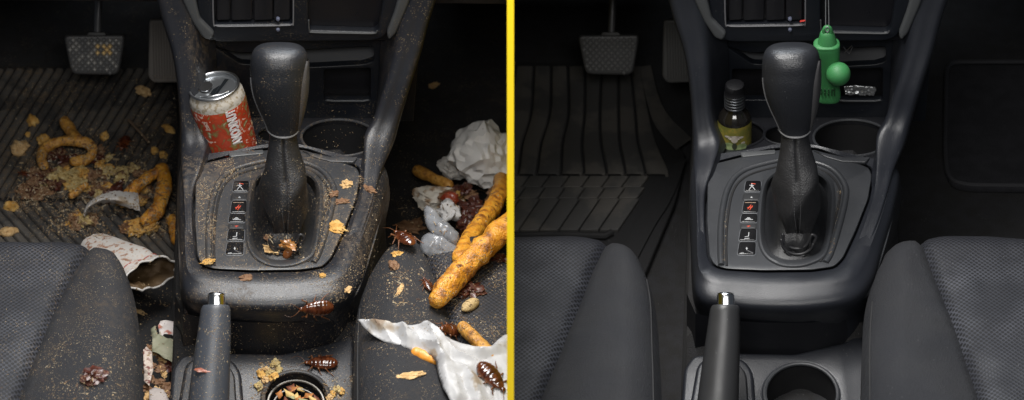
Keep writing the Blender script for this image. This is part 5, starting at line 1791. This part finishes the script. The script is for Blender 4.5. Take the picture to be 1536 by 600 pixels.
        tag(o, ln[kk] + ' dry leaf scrap inside the rear cup holder of the dirty car', 'leaf', ln[kk] + ' leaf scraps in the rear cup holder')
    for i, (u, v) in enumerate(((412, 547), (398, 556), (392, 563), (399, 571), (410, 566), (388, 580), (506, 585), (500, 592), (512, 588), (494, 598), (404, 560), (418, 556))):
        lump('tray_crumb', u, v, rnd.uniform(8, 14), rnd.uniform(7, 11), 'crumb beside the rear cup holder of the dirty car', 'crumb', rnd.choice((gold, m_crumb(), pile)), seed=i + 700, group='crumbs on the rear tray', thick=.6, rough=.9)
    # ---------- cockroaches
    bpy.context.view_layer.update()
    BVH[H.k] = make_bvh([o for o in bpy.data.objects if o not in BEFORE])
    roach(474, 461, 184, 50, 'reddish brown cockroach on the lower right of the console nose')
    roach(482, 547, 178, 48, 'glossy cockroach walking above the rear cup holder')
    roach(606, 368, 142, 52, 'shiny cockroach climbing at the front corner of the passenger seat', lift=.005)
    roach(737, 569, -48, 58, 'dark cockroach standing on the white paper sheet')
    roach(186, 217, 245, 40, 'dark red cockroach alone on the floor mat right of the curled snack')
    roach(672, 497, 172, 42, 'cockroach half hidden behind the white paper sheet and the short fried stick')
    roach(640, 430, 120, 30, 'small dark cockroach left of the thick fried stick', lift=.001)
    roach(38, 262, 170, 26, 'small dark red cockroach at the left edge of the food pile')
    roach(433, 376, 60, 26, 'amber young cockroach in the gear boot fold', amber=True)
    # ---------- fine crumbs (nobody could count them)
    bod = [(272, 236), (560, 236), (580, 270), (560, 370), (530, 470), (290, 475), (270, 440)]
    scatter('console_crumbs', 'fine tan crumbs scattered over the centre console of the dirty car', [
        (bod, 6000, .30), ([(293, 250), (350, 236), (352, 262), (318, 300), (316, 396), (300, 396)], 1300, .5), ([(316, 300), (324, 300), (322, 396), (314, 396)], 200, .6), ([(484, 260), (500, 280), (486, 360), (474, 392), (470, 386), (486, 300)], 260, .7),
        ([(538, 262), (546, 268), (520, 350), (500, 396), (492, 392), (530, 300)], 260, .65), ([(395, 350), (460, 350), (455, 392), (400, 392)], 70, .9), ([(340, 246), (420, 236), (400, 262), (350, 270)], 80, .7), ([(330, 394), (500, 396), (500, 410), (330, 410)], 70, .6),
        ([(470, 400), (555, 380), (530, 470), (440, 480)], 900, .42), ([(380, 68), (460, 68), (450, 360), (400, 360)], 90, .35)], 21)
    scatter('tray_crumbs', 'fine crumbs and grit on the rear tray and recess of the dirty car', [
        ([(268, 470), (540, 470), (532, 600), (268, 600)], 1800, .42), ([(380, 545), (420, 540), (400, 590), (372, 600)], 130, 1.0), ([(490, 570), (530, 560), (530, 600), (480, 600)], 110, 1.0), ([(290, 440), (360, 440), (350, 600), (285, 600)], 60, .4)], 22)
    scatter('deck_crumbs', 'fine crumbs along the cup holder deck of the dirty car', [
        ([(450, 165), (572, 165), (570, 245), (450, 240)], 170, .5), ([(370, 168), (400, 168), (400, 235), (370, 230)], 110, .6), ([(250, 60), (290, 60), (300, 230), (262, 230)], 60, .3)], 23)
    scatter('mat_crumbs', 'small crumbs scattered over the black floor mat of the dirty car', [
        ([(10, 120), (265, 110), (268, 360), (0, 358)], 3600, .55), ([(20, 210), (150, 190), (268, 250), (262, 358), (60, 358), (10, 300)], 2400, .8), ([(30, 230), (150, 215), (262, 265), (250, 352), (90, 356), (20, 300)], 1500, 1.25), ([(205, 130), (266, 130), (266, 360), (215, 360)], 200, 1.0), ([(200, 380), (270, 380), (270, 600), (218, 600)], 260, .9)], 24)
    scatter('driver_seat_crumbs', 'fine crumbs sprinkled over the driver seat of the dirty car', [
        ([(100, 372), (190, 380), (212, 440), (213, 600), (30, 600)], 2600, .28), ([(60, 500), (200, 490), (210, 600), (30, 600)], 800, .42), ([(0, 370), (120, 365), (60, 520), (0, 600)], 240, .4), ([(90, 540), (180, 530), (180, 600), (90, 600)], 120, .8)], 25)
    scatter('passenger_seat_crumbs', 'golden crumbs sprinkled over the passenger seat of the dirty car', [
        ([(560, 370), (660, 360), (760, 360), (760, 520), (540, 480)], 3400, .38), ([(580, 410), (640, 400), (640, 460), (580, 460)], 170, .9), ([(650, 400), (768, 360), (768, 510), (680, 500)], 800, .7), ([(540, 500), (650, 540), (670, 600), (536, 600)], 160, .55)], 26)
    scatter('passenger_floor_crumbs', 'specks scattered in the dark passenger footwell of the dirty car', [([(560, 200), (640, 200), (640, 340), (545, 400)], 500, .45), ([(600, 80), (768, 80), (768, 200), (620, 220)], 14, .6), ([(560, 330), (700, 270), (768, 300), (768, 350), (640, 350)], 160, 1.1)], 27)


def build_cup():
    t = thing('paper_cup', 'crushed white printed paper cup with open mouth beside the driver bolster', 'paper cup', PZ(200, 400, -17))
    path = [(140, 366, -18, 20), (156, 376, -17.6, 24), (176, 388, -17, 27), (200, 399, -16.4, 30), (216, 406, -16, 32), (230, 412, -15.6, 35)]
    rings, inner = [], []
    A = PZ(132, 352, -19)
    B = PZ(232, 416, -15)
    ax = (B - A).normalized()
    side = ax.cross(Vector((0, 0, 1))).normalized()
    up = side.cross(ax).normalized()
    def_r = []
    for i, (u, v, z, r) in enumerate(path):
        c = PZ(u, v, z)
        k = (PZ(u + 10, v, z) - c).length / 10
        ring = []
        for j in range(48):
            a = 2 * math.pi * j / 48
            f = 1 + .10 * math.sin(a * 3 + i * .2) + .03 * math.sin(a * 8 + i * .5) + .14 * noise.noise(Vector((math.cos(a) * 1.7, math.sin(a) * 1.7, i * .35)))
            if i >= 4:                                # torn, flared lip
                f += .16 * math.sin(a * 2 + .6) + .05 * math.sin(a * 7)
            q = c + (side * math.cos(a) * 1.12 + up * math.sin(a) * (.74 if i > 3 else .80)) * r * k * f
            if i == 5:
                q += ax * (.006 * math.sin(a * 2 + 2.2) + .002 * math.sin(a * 9))
            ring.append(q)
        rings.append(ring)
    rings = blend_rings(rings, 4)
    o = loft(rings, cap0=True).obj('cup_wall', patches('cup_print', 170, [(0, (.42, .22, .16)), (.33, (.5, .38, .30)), (.40, (.48, .45, .42)), (.56, (.48, .46, .43)), (.60, (.34, .20, .13)), (.66, (.22, .10, .06)), (.70, (.45, .42, .38))], .55, detail=7), t, smooth=50)
    cs = [sum(r, Vector()) / len(r) for r in rings]
    ins = [[p.lerp(c, .035) for p in r] for r, c in zip(rings, cs)]
    loft(ins, cap0=True).obj('cup_lining', patches('cup_inside', 60, [(0, (.03, .018, .008)), (.5, (.09, .055, .025)), (.7, (.20, .14, .09))], .5), t, smooth=50)
    k = len(rings) - 5
    band = [p + (p - cs[k]).normalized() * .0004 for p in rings[k]]
    sweep(band + band[:1], .0007, 6, cap=False).obj('printed_band', patches('band_red', 200, [(0, (.22, .04, .03)), (.5, (.30, .07, .05)), (.6, (.5, .4, .36))], .5), t)
    lip = rings[-1]
    sweep(lip + lip[:1], .0012, 8, cap=False).obj('rolled_lip', m_paper(), t, smooth=60)


CABINS = [Cabin(0), Cabin(1)]
for cab in CABINS:
    H = cab
    before = set(bpy.data.objects)
    build_shell()
    build_dash()
    build_console()
    build_shifter()
    build_handbrake()
    build_pedals()
    build_mats()
    build_seats()
    BEFORE = before
    BVH[cab.k] = make_bvh([o for o in bpy.data.objects if o not in before])
    if cab.dirty:
        build_litter()
    else:
        build_clean_details()
    cab.objs = [o for o in bpy.data.objects if o not in before]

# ------------------------------------------------------------------ yellow divider board, edge toward the camera
PM = turn((768 - 765.7) / FPX)
Dn, Hw = 2.05, 0.5 * 10.3 / FPX * 2.05
bm = bmesh.new()
lo, hi = -0.21, 0.21
quad = []
for x in (-Hw, Hw):
    for d, h in ((Dn, lo), (Dn, hi), (3.6, hi * 1.9), (3.6, lo)):
        quad.append(bm.verts.new(CAM + FWD * d + RIGHT * x + UP * h))
for f in ((0, 1, 2, 3), (7, 6, 5, 4), (0, 4, 5, 1), (1, 5, 6, 2), (2, 6, 7, 3), (3, 7, 4, 0)):
    bm.faces.new([quad[i] for i in f])
me = bpy.data.meshes.new('divider_board')
bm.to_mesh(me)
bm.free()
me.materials.append(mat('yellow_paint', (0.56, 0.405, 0.015), 0.9, spec=0.05))
div = bpy.data.objects.new('divider_board', me)
col.objects.link(div)
div.matrix_world = PM
tag(div, 'thin bright yellow upright divider board between the dirty car and the clean car', 'divider')

# ------------------------------------------------------------------ trim both cabins at the divider
bpy.context.view_layer.update()
nP = (PM.to_3x3() @ RIGHT).normalized()
for cab in CABINS:
    for o in cab.objs:
        if o.type != 'MESH': continue
        mw = o.matrix_world
        s = 1 if cab.k == 0 else -1
        n, co = nP * s, CAM - nP * s * 0.0012
        dd = [(mw @ v.co - co).dot(n) for v in o.data.vertices]
        if not dd or max(dd) <= 0: continue
        if o.data.users > 1:
            o.data = o.data.copy()
        if min(dd) > 0:
            bpy.data.objects.remove(o)
            continue
        inv = mw.inverted()
        b = bmesh.new()
        b.from_mesh(o.data)
        bmesh.ops.bisect_plane(b, geom=b.verts[:] + b.edges[:] + b.faces[:], dist=1e-6, plane_co=inv @ co, plane_no=inv.to_3x3() @ n, clear_outer=True)
        b.to_mesh(o.data)
        b.free()
